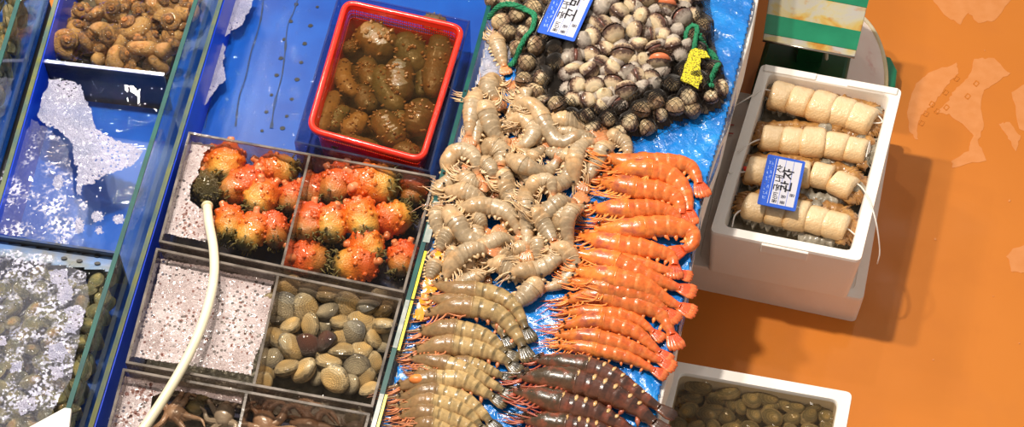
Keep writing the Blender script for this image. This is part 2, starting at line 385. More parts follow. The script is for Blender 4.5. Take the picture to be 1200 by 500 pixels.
def box8(mb, p, mi=0):
    "p: 8 points, bottom 0-3 CCW, top 4-7"
    mb.add(p, [(0, 3, 2, 1), (4, 5, 6, 7), (0, 1, 5, 4), (1, 2, 6, 5), (2, 3, 7, 6), (3, 0, 4, 7)], mi=mi)

def prism(mb, poly, z0, z1, mi=0):
    n = len(poly); A = sum(poly[i][0] * poly[(i + 1) % n][1] - poly[(i + 1) % n][0] * poly[i][1] for i in range(n))
    if A < 0: poly = poly[::-1]
    v = [(p[0], p[1], z0) for p in poly] + [(p[0], p[1], z1) for p in poly]
    f = [tuple(range(n - 1, -1, -1)), tuple(range(n, 2 * n))] + [(i, (i + 1) % n, n + (i + 1) % n, n + i) for i in range(n)]
    mb.add(v, f, mi=mi)

def catmull(pts, n):
    pts = [Vector(p) for p in pts]
    if len(pts) == 2: return [pts[0].lerp(pts[1], i / (n - 1)) for i in range(n)]
    q = [pts[0] * 2 - pts[1]] + pts + [pts[-1] * 2 - pts[-2]]
    dense = []
    for i in range(1, len(q) - 2):
        for k in range(16):
            t = k / 16; a, b, c, d = q[i - 1:i + 3]
            dense.append(.5 * ((2 * b) + (c - a) * t + (2 * a - 5 * b + 4 * c - d) * t * t + (3 * b - a - 3 * c + d) * t ** 3))
    dense.append(pts[-1])
    L = [0]
    for i in range(1, len(dense)): L.append(L[-1] + (dense[i] - dense[i - 1]).length)
    out = []; j = 0
    for i in range(n):
        s = L[-1] * i / (n - 1)
        while j < len(L) - 2 and L[j + 1] < s: j += 1
        k = (s - L[j]) / max(1e-9, L[j + 1] - L[j]); out.append(dense[j].lerp(dense[j + 1], min(1, max(0, k))))
    return out

def tube(mb, pts, rad, seg=8, up=(0, 0, 1), mi=0, flat=1.0, u0=0, u1=1, caps=True):
    "sweep; rad scalar/list; flat = vertical squash"
    n = len(pts); pts = [Vector(p) for p in pts]; rad = [rad] * n if not isinstance(rad, (list, tuple)) else rad
    v = []; uv = []; f = []
    for i in range(n):
        T = (pts[min(n - 1, i + 1)] - pts[max(0, i - 1)])
        T = T.normalized() if T.length > 1e-9 else Vector((1, 0, 0))
        U = Vector(up); N = U.cross(T)
        if N.length < 1e-3: N = Vector((1, 0, 0)).cross(T)
        N.normalize(); B = T.cross(N)
        for k in range(seg):
            a = 2 * PI * k / seg
            v.append(pts[i] + N * math.cos(a) * rad[i] + B * math.sin(a) * rad[i] * flat)
            uv.append((u0 + (u1 - u0) * i / (n - 1), k / seg))
    for i in range(n - 1):
        for k in range(seg):
            a = i * seg + k; b = i * seg + (k + 1) % seg
            f.append((a, b, b + seg, a + seg))
    if caps:
        f.append(tuple(range(seg - 1, -1, -1))); f.append(tuple((n - 1) * seg + k for k in range(seg)))
    mb.add(v, f, uv, mi)

def sphere(mb, c, r, seg=10, rings=6, scale=(1, 1, 1), mi=0, half=False, uvv=(0, 0)):
    v = []; f = []
    R = range(rings + 1); tot = PI / 2 if half else PI
    for i in R:
        th = tot * i / rings
        for k in range(seg):
            a = 2 * PI * k / seg
            v.append((c[0] + r * scale[0] * math.sin(th) * math.cos(a), c[1] + r * scale[1] * math.sin(th) * math.sin(a), c[2] + r * scale[2] * math.cos(th)))
    for i in range(rings):
        for k in range(seg):
            a = i * seg + k; b = i * seg + (k + 1) % seg
            f.append((a, a + seg, b + seg, b))
    mb.add(v, f, [uvv] * len(v), mi)

def inpoly(x, y, poly):
    c = False; n = len(poly); j = n - 1
    for i in range(n):
        xi, yi = poly[i]; xj, yj = poly[j]
        if (yi > y) != (yj > y) and x < (xj - xi) * (y - yi) / (yj - yi) + xi: c = not c
        j = i
    return c

def edgedist(x, y, poly):
    d = 1e9; n = len(poly)
    for i in range(n):
        x1, y1 = poly[i]; x2, y2 = poly[(i + 1) % n]
        dx, dy = x2 - x1, y2 - y1; t = max(0, min(1, ((x - x1) * dx + (y - y1) * dy) / (dx * dx + dy * dy + 1e-9)))
        d = min(d, math.hypot(x - x1 - dx * t, y - y1 - dy * t))
    return d

def poisson(poly, r, rng, exist=(), tries=4000, lim=999):
    pts = list(exist); out = []
    xs = [p[0] for p in poly]; ys = [p[1] for p in poly]
    for _ in range(tries):
        x = rng.uniform(min(xs), max(xs)); y = rng.uniform(min(ys), max(ys))
        if not inpoly(x, y, poly): continue
        if all((x - a[0]) ** 2 + ((y - a[1]) / .85) ** 2 > r * r for a in pts):
            pts.append((x, y)); out.append((x, y))
            if len(out) >= lim: break
    return out

def polysheet(poly_px, z, step_px, hfun=None, margin=True):
    "grid mesh inside an outline, heights from hfun(world x, y)"
    w = [P(x, y, z) for x, y in poly_px]; poly = [(p.x, p.y) for p in w]
    st = step_px * S(600, 250, z)
    xs = [p[0] for p in poly]; ys = [p[1] for p in poly]
    nx = int((max(xs) - min(xs)) / st) + 2; ny = int((max(ys) - min(ys)) / st) + 2
    mb = MB(); idx = {}; v = []
    def vid(i, j):
        if (i, j) not in idx:
            x = min(xs) + i * st; y = min(ys) + j * st
            idx[(i, j)] = len(v); v.append((x, y, z + (hfun(x, y) if hfun else 0)))
        return idx[(i, j)]
    f = []
    for i in range(nx):
        for j in range(ny):
            if inpoly(min(xs) + (i + .5) * st, min(ys) + (j + .5) * st, poly):
                f.append((vid(i, j), vid(i + 1, j), vid(i + 1, j + 1), vid(i, j + 1)))
    mb.add(v, f, [(p[0] * 3, p[1] * 3) for p in v]); return mb

ORD = ['', 'first', 'second', 'third', 'fourth', 'fifth', 'sixth', 'seventh', 'eighth', 'ninth', 'tenth', 'eleventh', 'twelfth', 'thirteenth',
       'fourteenth', 'fifteenth', 'sixteenth', 'seventeenth', 'eighteenth', 'nineteenth', 'twentieth', 'twenty-first', 'twenty-second', 'twenty-third', 'twenty-fourth', 'twenty-fifth']
def label_rows(items, desc, where, band):
    "items: (object, px, py, adjective); rows counted from the top of the photo, places from the left"
    items = sorted(items, key=lambda t: t[2])
    rows = []; cur = []; y0 = None
    for it in items:
        if y0 is None or it[2] - y0 > band:
            cur = []; rows.append(cur); y0 = it[2]
        cur.append(it)
    for r, row in enumerate(rows):
        row.sort(key=lambda t: t[1])
        for k, it in enumerate(row):
            rt = 'top row' if r == 0 else ('bottom row' if r == len(rows) - 1 else ORD[r + 1] + ' row down')
            it[0]['label'] = '%s %s %s, %s from left in %s' % (it[3], desc, where, ORD[k + 1], rt)

# ------------------------------------------------------------------ floor
mb = MB(); mb.add([(-6, -6, 0), (7, -6, 0), (7, 7, 0), (-6, 7, 0)], [(0, 1, 2, 3)])
floor = mb.build('floor', MAT['floor'], smooth=False); floor['kind'] = 'structure'
def patch(poly, z=.0006):
    pts = [P(x, y, z) for x, y in poly]; A = sum(pts[i].x * pts[(i + 1) % len(pts)].y - pts[(i + 1) % len(pts)].x * pts[i].y for i in range(len(pts)))
    if A < 0: pts = pts[::-1]
    m_ = MB(); prism(m_, [(p.x, p.y) for p in pts], .0001, z); m_.build('worn_patch', MAT['worn'], floor, smooth=False)
def zp(l, ox, oy, k): return [(ox + x / k, oy + y / k) for x, y in l]
def rough_edge(poly, amp=1.2, sub=5, seed=3):
    r = random.Random(seed); out = []
    for i in range(len(poly)):
        a = poly[i]; b = poly[(i + 1) % len(poly)]
        for k in range(sub):
            t = k / sub; out.append((a[0] + (b[0] - a[0]) * t + r.uniform(-amp, amp), a[1] + (b[1] - a[1]) * t + r.uniform(-amp, amp)))
    return out
patch(rough_edge(zp([(150, 160), (200, 120), (280, 95), (285, 125), (255, 160), (230, 190), (200, 230), (165, 265), (150, 300), (155, 345), (125, 315), (120, 240)], 1020, 40, 2.778)))
patch(rough_edge(zp([(340, 80), (400, 78), (455, 130), (400, 160), (365, 190), (358, 240), (368, 300), (350, 350), (375, 408), (270, 437), (263, 412), (318, 380), (335, 330), (310, 300), (255, 262), (215, 255), (255, 215), (270, 185), (300, 160), (325, 125)], 1020, 40, 2.778)))
patch(rough_edge(zp([(185, -6), (372, -6), (330, 50), (292, 52), (268, 30), (250, 56), (212, 36)], 1000, 0, 2)))
patch(rough_edge([(1186, 108), (1215, 90), (1215, 160), (1194, 150)]))
patch(rough_edge([(1171, 145), (1182, 143), (1196, 160), (1190, 176), (1180, 160)]))
patch(rough_edge([(1180, 300), (1190, 290), (1215, 285), (1215, 322), (1195, 320), (1184, 316)], 2))
for k in range(16):          # drips, specks
    x = 1010 + RNG.random() * 190; y = RNG.random() * 500
    if x < 1080 and y < 400: continue
    r = RNG.uniform(.6, 1.5); patch([(x + r * math.cos(a) * RNG.uniform(.7, 1.4), y + r * math.sin(a)) for a in [i * PI / 4 for i in range(8)]], .001)
# letter-like tread marks printed in the worn patches
for (x, y, r) in ((1108, 108, 55), (1121, 92, 55), (1134, 113, 50), (1144, 98, 50), (1092, 122, 60), (1085, 133, 62), (1080, 144, 62), (1098, 130, 55), (1109, 126, 50)):
    m_ = MB(); a = math.radians(-r)
    for (du, dv, w, h) in ((0, 3, 5, 1.1), (0, -3, 5, 1.1), (-3.5, 0, 1.1, 3.6), (3.5, 0, 1.1, 2.6)):
        q = []
        for sx, sy in ((-1, -1), (1, -1), (1, 1), (-1, 1)):
            lx = du + sx * w * .75; ly = dv + sy * h * .75
            q.append((x + lx * math.cos(a) * .75 - ly * math.sin(a) * .75, y + lx * math.sin(a) * .75 + ly * math.cos(a) * .75))
        prism(m_, [tuple(P(qx, qy, 0)[:2]) for qx, qy in q], .0004, .0011)
    m_.build('tread_mark', MAT['floor'], floor, smooth=False)

# ------------------------------------------------------------------ tanks
def inset_quad(q, d):
    "q: 4 Vectors TL,TR,BR,BL (xy) ; move each edge inwards by d"
    q = [Vector((p[0], p[1])) for p in q]; c = sum(q, Vector((0, 0))) / 4; n = len(q); lines = []
    for i in range(n):
        a, b = q[i], q[(i + 1) % n]; e = (b - a).normalized(); nn = Vector((-e.y, e.x))
        if nn.dot(c - a) < 0: nn = -nn
        lines.append((a + nn * d, e))
    out = []
    for i in range(n):
        p1, d1 = lines[i - 1]; p2, d2 = lines[i]
        den = d1.x * d2.y - d1.y * d2.x; t = ((p2.x - p1.x) * d2.y - (p2.y - p1.y) * d2.x) / den
        out.append(p1 + d1 * t)
    return out

def quad_px(c, z): return [P(x, y, z) for x, y in c]

def tub(t, q, z0, z1, th, wallmat, basemat, rimmats, rimname='rim', base_th=.006, rimh=.003, wallnames=None):
    "four separate walls, base and rim strips under empty t; q world quad TL TR BR BL"
    qi = inset_quad(q, th)
    for i in range(4):
        j = (i + 1) % 4
        m_ = MB(); prism(m_, [tuple(q[i][:2]), tuple(q[j][:2]), tuple(qi[j]), tuple(qi[i])], z0 + base_th, z1 - rimh)
        w = m_.build('side_wall', wallmat[i] if isinstance(wallmat, list) else wallmat, t, smooth=False)
        m_ = MB(); prism(m_, [tuple(q[i][:2]), tuple(q[j][:2]), tuple(qi[j]), tuple(qi[i])], z1 - rimh, z1)
        m_.build(rimname, rimmats[i], t, smooth=False)
    m_ = MB(); prism(m_, [tuple(p[:2]) for p in q], z0, z0 + base_th)
    m_.build('base', basemat, t, smooth=False)
    return qi

def lineat(p0, p1, y):
    t = (y - p0[1]) / (p1[1] - p0[1]); return (p0[0] + (p1[0] - p0[0]) * t, y)

# tank B : the wide middle glass tank with blue base
ZB0, ZB1 = .335, .455
BL0, BL1 = (256, 0), (103, 500); BR0, BR1 = (577, 0), (440, 500)
qB = quad_px([lineat(BL0, BL1, -110), lineat(BR0, BR1, -75), lineat(BR0, BR1, 665), lineat(BL0, BL1, 625)], ZB1)
c = sum((Vector(p) for p in qB), Vector()) / 4
tB = empty('glass_tank', (c.x, c.y, ZB0), label='wide low glass tank with bright blue base, holding the red basket and clear compartment boxes', cat='fish tank')
tub(tB, qB, ZB0, ZB1, .009, MAT['glass'], MAT['bluebase'], [MAT['edgeolive'], MAT['tealedge'], MAT['tealedge'], MAT['edgeolive']], 'glass_rim')
# blue film on the inner face of the left wall
a = [P(*lineat(BL0, BL1, y), ZB1) for y in (-100, 610)]
e = (a[1] - a[0]).normalized(); nn = Vector((-e.y, e.x, 0)) * -1
if nn.x < 0: nn = -nn
m_ = MB(); p0, p1 = a[0] + nn * .0092, a[1] + nn * .0092
box8(m_, [(p0.x, p0.y, .342), (p1.x, p1.y, .342), (p1.x + nn.x * .002, p1.y + nn.y * .002, .342), (p0.x + nn.x * .002, p0.y + nn.y * .002, .342),
          (p0.x, p0.y, .449), (p1.x, p1.y, .449), (p1.x + nn.x * .002, p1.y + nn.y * .002, .449), (p0.x + nn.x * .002, p0.y + nn.y * .002, .449)])
m_.build('blue_film', MAT['bluestrip'], tB, smooth=False)
for (x, y) in [(372, 8), (364, 30), (357, 51), (333, 46), (329, 68), (353, 73), (324, 88), (348, 93), (318, 111), (342, 116), (312, 131), (336, 136), (307, 153), (341, 25), (347, 5), (331, 150)]:
    p = P(x, y, .342); m_ = MB(); r = RNG.uniform(.0035, .0055)
    prism(m_, [(p.x + r * math.cos(i * PI / 6) * RNG.uniform(.8, 1.2), p.y + r * math.sin(i * PI / 6)) for i in range(12)], .3412, .3422)
    m_.build('drain_hole', MAT['dark'], tB, smooth=False)
def streak(poly, w):
    pts = catmull([P(x, y, .3422) for x, y in poly], 40); m_ = MB(); v = []; f = []
    for i, p in enumerate(pts):
        T = (pts[min(39, i + 1)] - pts[max(0, i - 1)]).normalized(); N = Vector((-T.y, T.x, 0)); ww = w * (.4 + .9 * noise.noise(Vector((i * .35, w * 900, 0))) ** 2 * 3 + .2)
        v += [p + N * ww, p - N * ww]
    for i in range(39): f.append((2 * i + 1, 2 * i + 3, 2 * i + 2, 2 * i))
    top = [(a.x, a.y, .3424) for a in map(Vector, v)]
    m_.add(top, f); m_.build('silt_streak', MAT['silt'], tB)
streak([(309, -5), (306, 20), (301, 40), (294, 62), (288, 90), (280, 115), (276, 148)], .0022)
streak([(350, -5), (344, 14), (337, 30), (334, 60), (330, 90), (322, 120), (318, 150)], .0018)
streak([(246, 118), (243, 135), (240, 150)], .0012)
# water in tank B
def waterquad(q, z, mat, name, label, cat, thick=None):
    m_ = MB(); qi = inset_quad(q, .0095 if thick is None else thick)
    n = 24; v = []; f = []
    for i in range(n + 1):
        for j in range(n + 1):
            a = qi[0].lerp(qi[1], j / n); b = qi[3].lerp(qi[2], j / n); p = a.lerp(b, i / n); v.append((p.x, p.y, z))
    for i in range(n):
        for j in range(n): f.append((i * (n + 1) + j, (i + 1) * (n + 1) + j, (i + 1) * (n + 1) + j + 1, i * (n + 1) + j + 1))
    m_.add(v, f); o = m_.build(name, mat); tag(o, label, cat, kind='stuff'); return o
waterquad(qB, .372, MAT['water'], 'water', 'clear shallow water over the blue base of the wide middle tank', 'water', .012)

def foam_patch(poly, z, mat, label, name='foam', bump_h=.0015, step=1.1):
    m_ = polysheet(rough_edge(poly, 1.5), z, step, lambda x, y: bump_h * (1 + noise.noise(Vector((x * 90, y * 90, 0)))))
    o = m_.build(name, mat); tag(o, label, 'foam', kind='stuff'); return o
k_ = 3.127
foam_patch(zp([(262, -10), (368, -10), (352, 40), (320, 92), (275, 125), (245, 150), (262, 175), (255, 230), (262, 290), (215, 350), (178, 400), (165, 440), (120, 452), (155, 380), (180, 300), (205, 190), (240, 90)], 180, 0, k_), .3745, MAT['foamB'], 'white foam drifting along the left side of the wide blue tank')

# acrylic compartment boxes inside tank B
def acrylic(corners, div, label, z1=.455, z0=.343, th=.005, lip=.006):
    q = quad_px(corners, z1); c = sum((Vector(p) for p in q), Vector()) / 4
    t = empty('compartment_box', (c.x, c.y, z0), label=label, cat='clear box', group='clear acrylic boxes in the wide blue tank')
    tub(t, q, z0, z1, th, MAT['acrylic'], MAT['acrylic'], [MAT['acrylrim']] * 4, 'rim', base_th=.003, rimh=.004)
    a, b = P(*div[0], z1), P(*div[1], z1); e = (b - a).normalized(); n_ = Vector((-e.y, e.x, 0)) * (th / 2)
    m_ = MB(); prism(m_, [(a + n_)[:2], (b + n_)[:2], (b - n_)[:2], (a - n_)[:2]], z0 + .003, z1 - .004); m_.build('divider', MAT['acrylic'], t, smooth=False)
    m_ = MB(); prism(m_, [(a + n_)[:2], (b + n_)[:2], (b - n_)[:2], (a - n_)[:2]], z1 - .004, z1 - .001); m_.build('divider_rim', MAT['acrylrim'], t, smooth=False)
    return q
ZI = .425    # water level in the boxes
qU = acrylic([(221, 154), (511, 206), (474, 343), (186, 283)], [(363, 180), (330, 312)], 'upper clear acrylic box with two compartments of orange sea squirts')
qM = acrylic([(183, 290), (471, 350), (437, 477), (147, 425)], [(326, 321), (297, 452)], 'middle clear acrylic box with foam on the left and clams on the right')
qL = acrylic([(144, 431), (434, 484), (404, 605), (110, 560)], [(289, 459), (262, 585)], 'lower clear acrylic box with octopus, cut off by the photo edge')
waterquad(qU, ZI, MAT['wateramber'], 'water', 'water in the upper clear box around the sea squirts', 'water', .006)
waterquad(qM, ZI - .004, MAT['wateramber'], 'water', 'water in the middle clear box around the clams', 'water', .006)
waterquad(qL, ZI - .004, MAT['wateramber'], 'water', 'water in the lower clear box around the octopus', 'water', .006)
# base liners under the sea creatures (opaque dark box floors seen between them)
for q, lab in ((qM, 'grey mat lining the base of the middle clear box'), (qL, 'grey mat lining the base of the lower clear box')):
    m_ = MB(); prism(m_, [tuple(p) for p in inset_quad(q, .007)], .3462, .349)
    o = centre_build(m_, 'box_liner', MAT['gill'], smooth=False); tag(o, lab, 'liner')

def bubbles(poly, z, n, rng, label, rmin=.6, rmax=2.2):
    m_ = MB()
    for _ in range(n * 4):
        if n <= 0: break
        xs = [p[0] for p in poly]; ys = [p[1] for p in poly]
        x = rng.uniform(min(xs), max(xs)); y = rng.uniform(min(ys), max(ys))
        if not inpoly(x, y, poly): continue
        p = P(x, y, z); sphere(m_, p, rng.uniform(rmin, rmax) ** 1.0 * .0014, 8, 4, half=True); n -= 1
    o = m_.build('bubbles', MAT['bubble']); tag(o, label, 'bubbles', kind='stuff')
fm = [(193, 302), (322, 330), (292, 436), (156, 412), (165, 380), (176, 345)]
foam_patch([(190, 303), (320, 330), (314, 350), (322, 352), (293, 440), (157, 417)], ZI - .0035, MAT['foam'], 'pinkish white foam filling the left half of the middle clear box')
bubbles(fm, ZI - .002, 170, RNG, 'bubbles standing on foam in the middle clear box')
foam_patch([(148, 441), (205, 452), (284, 466), (282, 472), (205, 458), (178, 463), (174, 490), (176, 560), (118, 552)], ZI - .0035, MAT['foam'], 'foam along the left side of the lower clear box')
bubbles([(150, 445), (190, 452), (172, 470), (170, 520), (125, 520)], ZI - .002, 60, RNG, 'bubbles on the foam in the lower clear box', .8, 3)
foam_patch([(226, 166), (250, 171), (242, 176), (236, 186), (232, 205), (222, 220), (222, 236), (238, 246), (250, 256), (252, 276), (240, 283), (194, 274), (205, 230)], ZI + .0008, MAT['foam'], 'foam in the left corner of the upper clear box beside the hose')
bubbles([(215, 236), (238, 246), (248, 262), (240, 280), (200, 272)], ZI + .002, 50, RNG, 'bubbles on the foam beside the hose end', .8, 2.6)

# clear tub and red basket
qT = quad_px([(397, -9), (551, 24), (504, 201), (345, 166)], .448)
c = sum((Vector(p) for p in qT), Vector()) / 4
tT = empty('clear_tub', (c.x, c.y, .343), label='clear plastic tub in the wide blue tank holding the red basket', cat='tub')
tub(tT, qT, .343, .448, .004, MAT['tubclear'], MAT['tubclear'], [MAT['tubclear']] * 4, 'rim', base_th=.003, rimh=.003)

def rrect(q, r, n=6):
    "rounded quad outline from 4 world points"
    q = [Vector(p[:2]) for p in q]; out = []
    for i in range(4):
        a, b, c_ = q[i - 1], q[i], q[(i + 1) % 4]
        p1 = b + (a - b).normalized() * r; p2 = b + (c_ - b).normalized() * r
        for k in range(n + 1):
            t = k / n; out.append(p1.lerp(b, t).lerp(b.lerp(p2, t), t))
    return out
def basket():
    zr = .462; z0 = .3475
    q = quad_px([(403, -2), (546, 30), (497, 190), (358, 152)], zr)
    c = sum((Vector(p) for p in q), Vector()) / 4
    t = empty('basket', (c.x, c.y, z0), label='red plastic basket of sea cucumbers with slotted sides', cat='basket')
    r = rrect(q, .034, 8); n = len(r)
    m_ = MB()     # rolled rim
    cen = Vector((c.x, c.y)); prof = [(0, -.010), (-.0005, -.001), (.0035, .0035), (.009, .0035), (.0125, -.001), (.0125, -.006), (.010, -.006), (.009, 0), (.0035, 0)]
    k = len(prof); v = []; f = []
    for i in range(n):
        T = (r[(i + 1) % n] - r[i - 1]).normalized(); N = Vector((-T.y, T.x));
        if N.dot(cen - r[i]) < 0: N = -N
        for a, b in prof: p = r[i] + N * a; v.append((p.x, p.y, zr + b))
    for i in range(n):
        for j in range(k):
            f.append((i * k + j, ((i + 1) % n) * k + j, ((i + 1) % n) * k + (j + 1) % k, i * k + (j + 1) % k))
    m_.add(v, f); o = m_.build('rim', MAT['red'], t)
    # slotted wall: solid bands top and bottom, bars between
    def ring(ins, z):
        out = []
        for i in range(n):
            T = (r[(i + 1) % n] - r[i - 1]).normalized(); N = Vector((-T.y, T.x))
            if N.dot(cen - r[i]) < 0: N = -N
            p = r[i] + N * ins; out.append((p.x, p.y, z))
        return out
    def band(m_, ia, za, ib, zb, th=.0015):
        A = ring(ia, za); B = ring(ib, zb); A2 = ring(ia + th, za); B2 = ring(ib + th, zb)
        v = A + B + A2 + B2; f = []
        for i in range(n):
            j = (i + 1) % n
            f += [(i, j, n + j, n + i), (2 * n + j, 2 * n + i, 3 * n + i, 3 * n + j), (n + i, n + j, 3 * n + j, 3 * n + i), (j, i, 2 * n + i, 2 * n + j)]
        m_.add(v, f)
    m_ = MB(); band(m_, .011, zr - .004, .0125, zr - .014); band(m_, .0155, zr - .036, .022, z0 + .003)
    # bars
    A = ring(.0125, zr - .013); B = ring(.0155, zr - .037)
    acc = 0
    for i in range(n):
        j = (i + 1) % n; a0, a1, b0, b1 = map(Vector, (A[i], A[j], B[i], B[j])); L = (a1 - a0).length; cnt = max(1, round(L / .0048))
        for s in range(cnt):
            t0 = s / cnt; t1 = (s + .45) / cnt
            p = [a0.lerp(a1, t0), a0.lerp(a1, t1), b0.lerp(b1, t1), b0.lerp(b1, t0)]
            N = (cen.to_3d() - Vector((p[0].x, p[0].y, 0))).normalized() * .0014
            box8(m_, [p[3], p[2], p[2] + N, p[3] + N, p[0], p[1], p[1] + N, p[0] + N])
        for zz in (.33, .66):
            pa, pb = a0.lerp(b0, zz), a1.lerp(b1, zz); N = (cen.to_3d() - Vector((pa.x, pa.y, 0))).normalized() * .0014; h = Vector((0, 0, .0011))
            box8(m_, [pa - h, pb - h, pb - h + N, pa - h + N, pa + h, pb + h, pb + h + N, pa + h + N])
    m_.build('slotted_wall', MAT['red'], t, smooth=False)
    sb = MB(); prism(sb, [p[:2] for p in ring(.024, 0)], z0 + .0032, z0 + .03); o = sb.build('basket_silt', MAT['cuke']); tag(o, 'brown silt filling the bottom of the red basket', 'silt', kind='stuff')
    m_ = MB(); prism(m_, [p[:2] for p in ring(.022, 0)], z0, z0 + .003); m_.build('base', MAT['red'], t, smooth=False)
    w = MB(); R = ring(.0155, .438); w.add(R + [(c.x, c.y, .438)], [(i, (i + 1) % n, n) for i in range(n)])
    o = w.build('water', MAT['waterbrown']); tag(o, 'brownish water in the red basket over the sea cucumbers', 'water', kind='stuff')
basket()

# sea cucumbers
def cucumber(pts, rpx, z, mat, label, seed, bumps=26, flat=.8):
    rng = random.Random(seed)
    w = catmull([P(x, y, z) for x, y in pts], 26); s = S(pts[0][0], pts[0][1], z); R = rpx * s
    c = w[13]; mb = MB(); v = []; f = []; seg = 18; n = 26
    for i, p in enumerate(w):
        T = (w[min(n - 1, i + 1)] - w[max(0, i - 1)]).normalized(); N = Vector((0, 0, 1)).cross(T).normalized(); B = T.cross(N)
        t = i / (n - 1); prof = max(.12, (1 - abs(2 * t - 1) ** 3.5)) ** .5
        for k in range(seg):
            a = 2 * PI * k / seg; rr = R * prof * (1 + .14 * noise.noise(Vector((t * 9 + seed, math.cos(a) * 1.5, math.sin(a) * 1.5))) + .035 * math.sin(t * 60))
            v.append(p + N * math.cos(a) * rr + B * math.sin(a) * rr * flat)
    for i in range(n - 1):
        for k in range(seg):
            a = i * seg + k; b = i * seg + (k + 1) % seg; f.append((a, b, b + seg, a + seg))
    f.append(tuple(range(seg - 1, -1, -1))); f.append(tuple((n - 1) * seg + k for k in range(seg)))
    mb.add(v, f, [(i // seg / n, 0) for i in range(len(v))])
    for _ in range(bumps):
        i = rng.randrange(2, n - 2); a = rng.uniform(0, PI); p = w[i]; T = (w[i + 1] - w[i - 1]).normalized(); N = Vector((0, 0, 1)).cross(T).normalized(); B = T.cross(N)
        t = i / (n - 1); rr = R * max(.12, (1 - abs(2 * t - 1) ** 3.5)) ** .5
        d = N * math.cos(a) + B * math.sin(a) * flat; q = p + d * rr * .93; tube(mb, [q, q + d * R * .13, q + d * R * .26], [R * .14, R * .09, R * .03], 6, up=T, mi=1)
    me = mb.mesh('sea_cucumber', [mat, MAT['papilla']], True, tuple(c)); o = bpy.data.objects.new('sea_cucumber', me); C.objects.link(o); o.location = c
    tag(o, label, 'sea cucumber', 'sea cucumbers in the red basket'); return o
cz = .408
cuke = [([(420, 36), (438, 46), (461, 62)], 17, .412, 'cuke', 'fat brown sea cucumber with orange bumps near the basket\'s top left'),
 ([(468, 42), (479, 58), (494, 84)], 15, .405, 'cukegreen', 'greenish sea cucumber right of the fat brown one at the basket top'),
 ([(516, 38), (514, 66), (505, 112)], 12, .414, 'cuke', 'long straight brown sea cucumber along the basket\'s right side'),
 ([(469, 70), (467, 92), (470, 118)], 14, .415, 'cuke', 'brown sea cucumber upright at the centre of the basket'),
 ([(446, 78), (452, 102), (468, 130)], 12, .410, 'cukegreen', 'slim greenish sea cucumber just left of the basket centre'),
 ([(404, 70), (402, 92), (416, 112)], 9, .412, 'cukeyellow', 'ochre sea cucumber at the left of the basket, bent'),
 ([(394, 108), (382, 130), (371, 156)], 10, .414, 'cukeyellow', 'pale ochre sea cucumber against the basket\'s lower left side'),
 ([(408, 126), (396, 136), (388, 152)], 8, .408, 'cukegreen', 'small green sea cucumber in the basket\'s lower left corner'),
 ([(428, 134), (416, 146), (404, 158)], 10, .413, 'cukeyellow', 'short striped tan sea cucumber near the basket\'s bottom left'),
 ([(442, 132), (454, 150), (470, 168)], 13, .415, 'cuke', 'grey brown sea cucumber lying slanted near the basket bottom'),
 ([(490, 118), (492, 134), (482, 156)], 14, .412, 'cuke', 'rounded brown sea cucumber at the basket\'s lower right'),
 ([(384, 166), (412, 168), (448, 178)], 9, .405, 'cuke', 'long brown sea cucumber along the basket\'s bottom edge'),
 ([(408, 50), (410, 56), (409, 63)], 8, .412, 'cuke', 'small round reddish brown sea cucumber at the basket\'s upper left'),
 ([(428, 68), (432, 86), (436, 104)], 10, .404, 'cuke', 'reddish brown sea cucumber left of the greenish slim one'),
 ([(496, 30), (506, 26), (520, 32)], 9, .402, 'cukeyellow', 'small tan sea cucumber in the basket\'s top right corner'),
 ([(462, 170), (478, 178), (492, 176)], 10, .404, 'cuke', 'brown sea cucumber tucked in the basket\'s bottom right corner'),
 ([(492, 60), (498, 90), (492, 112)], 9, .398, 'cukegreen', 'dark green sea cucumber squeezed beside the long straight one'),
 ([(424, 100), (428, 116), (436, 130)], 10, .400, 'cuke', 'dark brown sea cucumber beneath the slim greenish one'),
 ([(476, 132), (470, 146), (482, 160)], 11, .398, 'cukegreen', 'olive sea cucumber beneath the two at the lower right')]
for i, (pts, r, z, m, lab) in enumerate(cuke): cucumber(pts, r * 1.28, z, MAT[m], lab, i + 3)

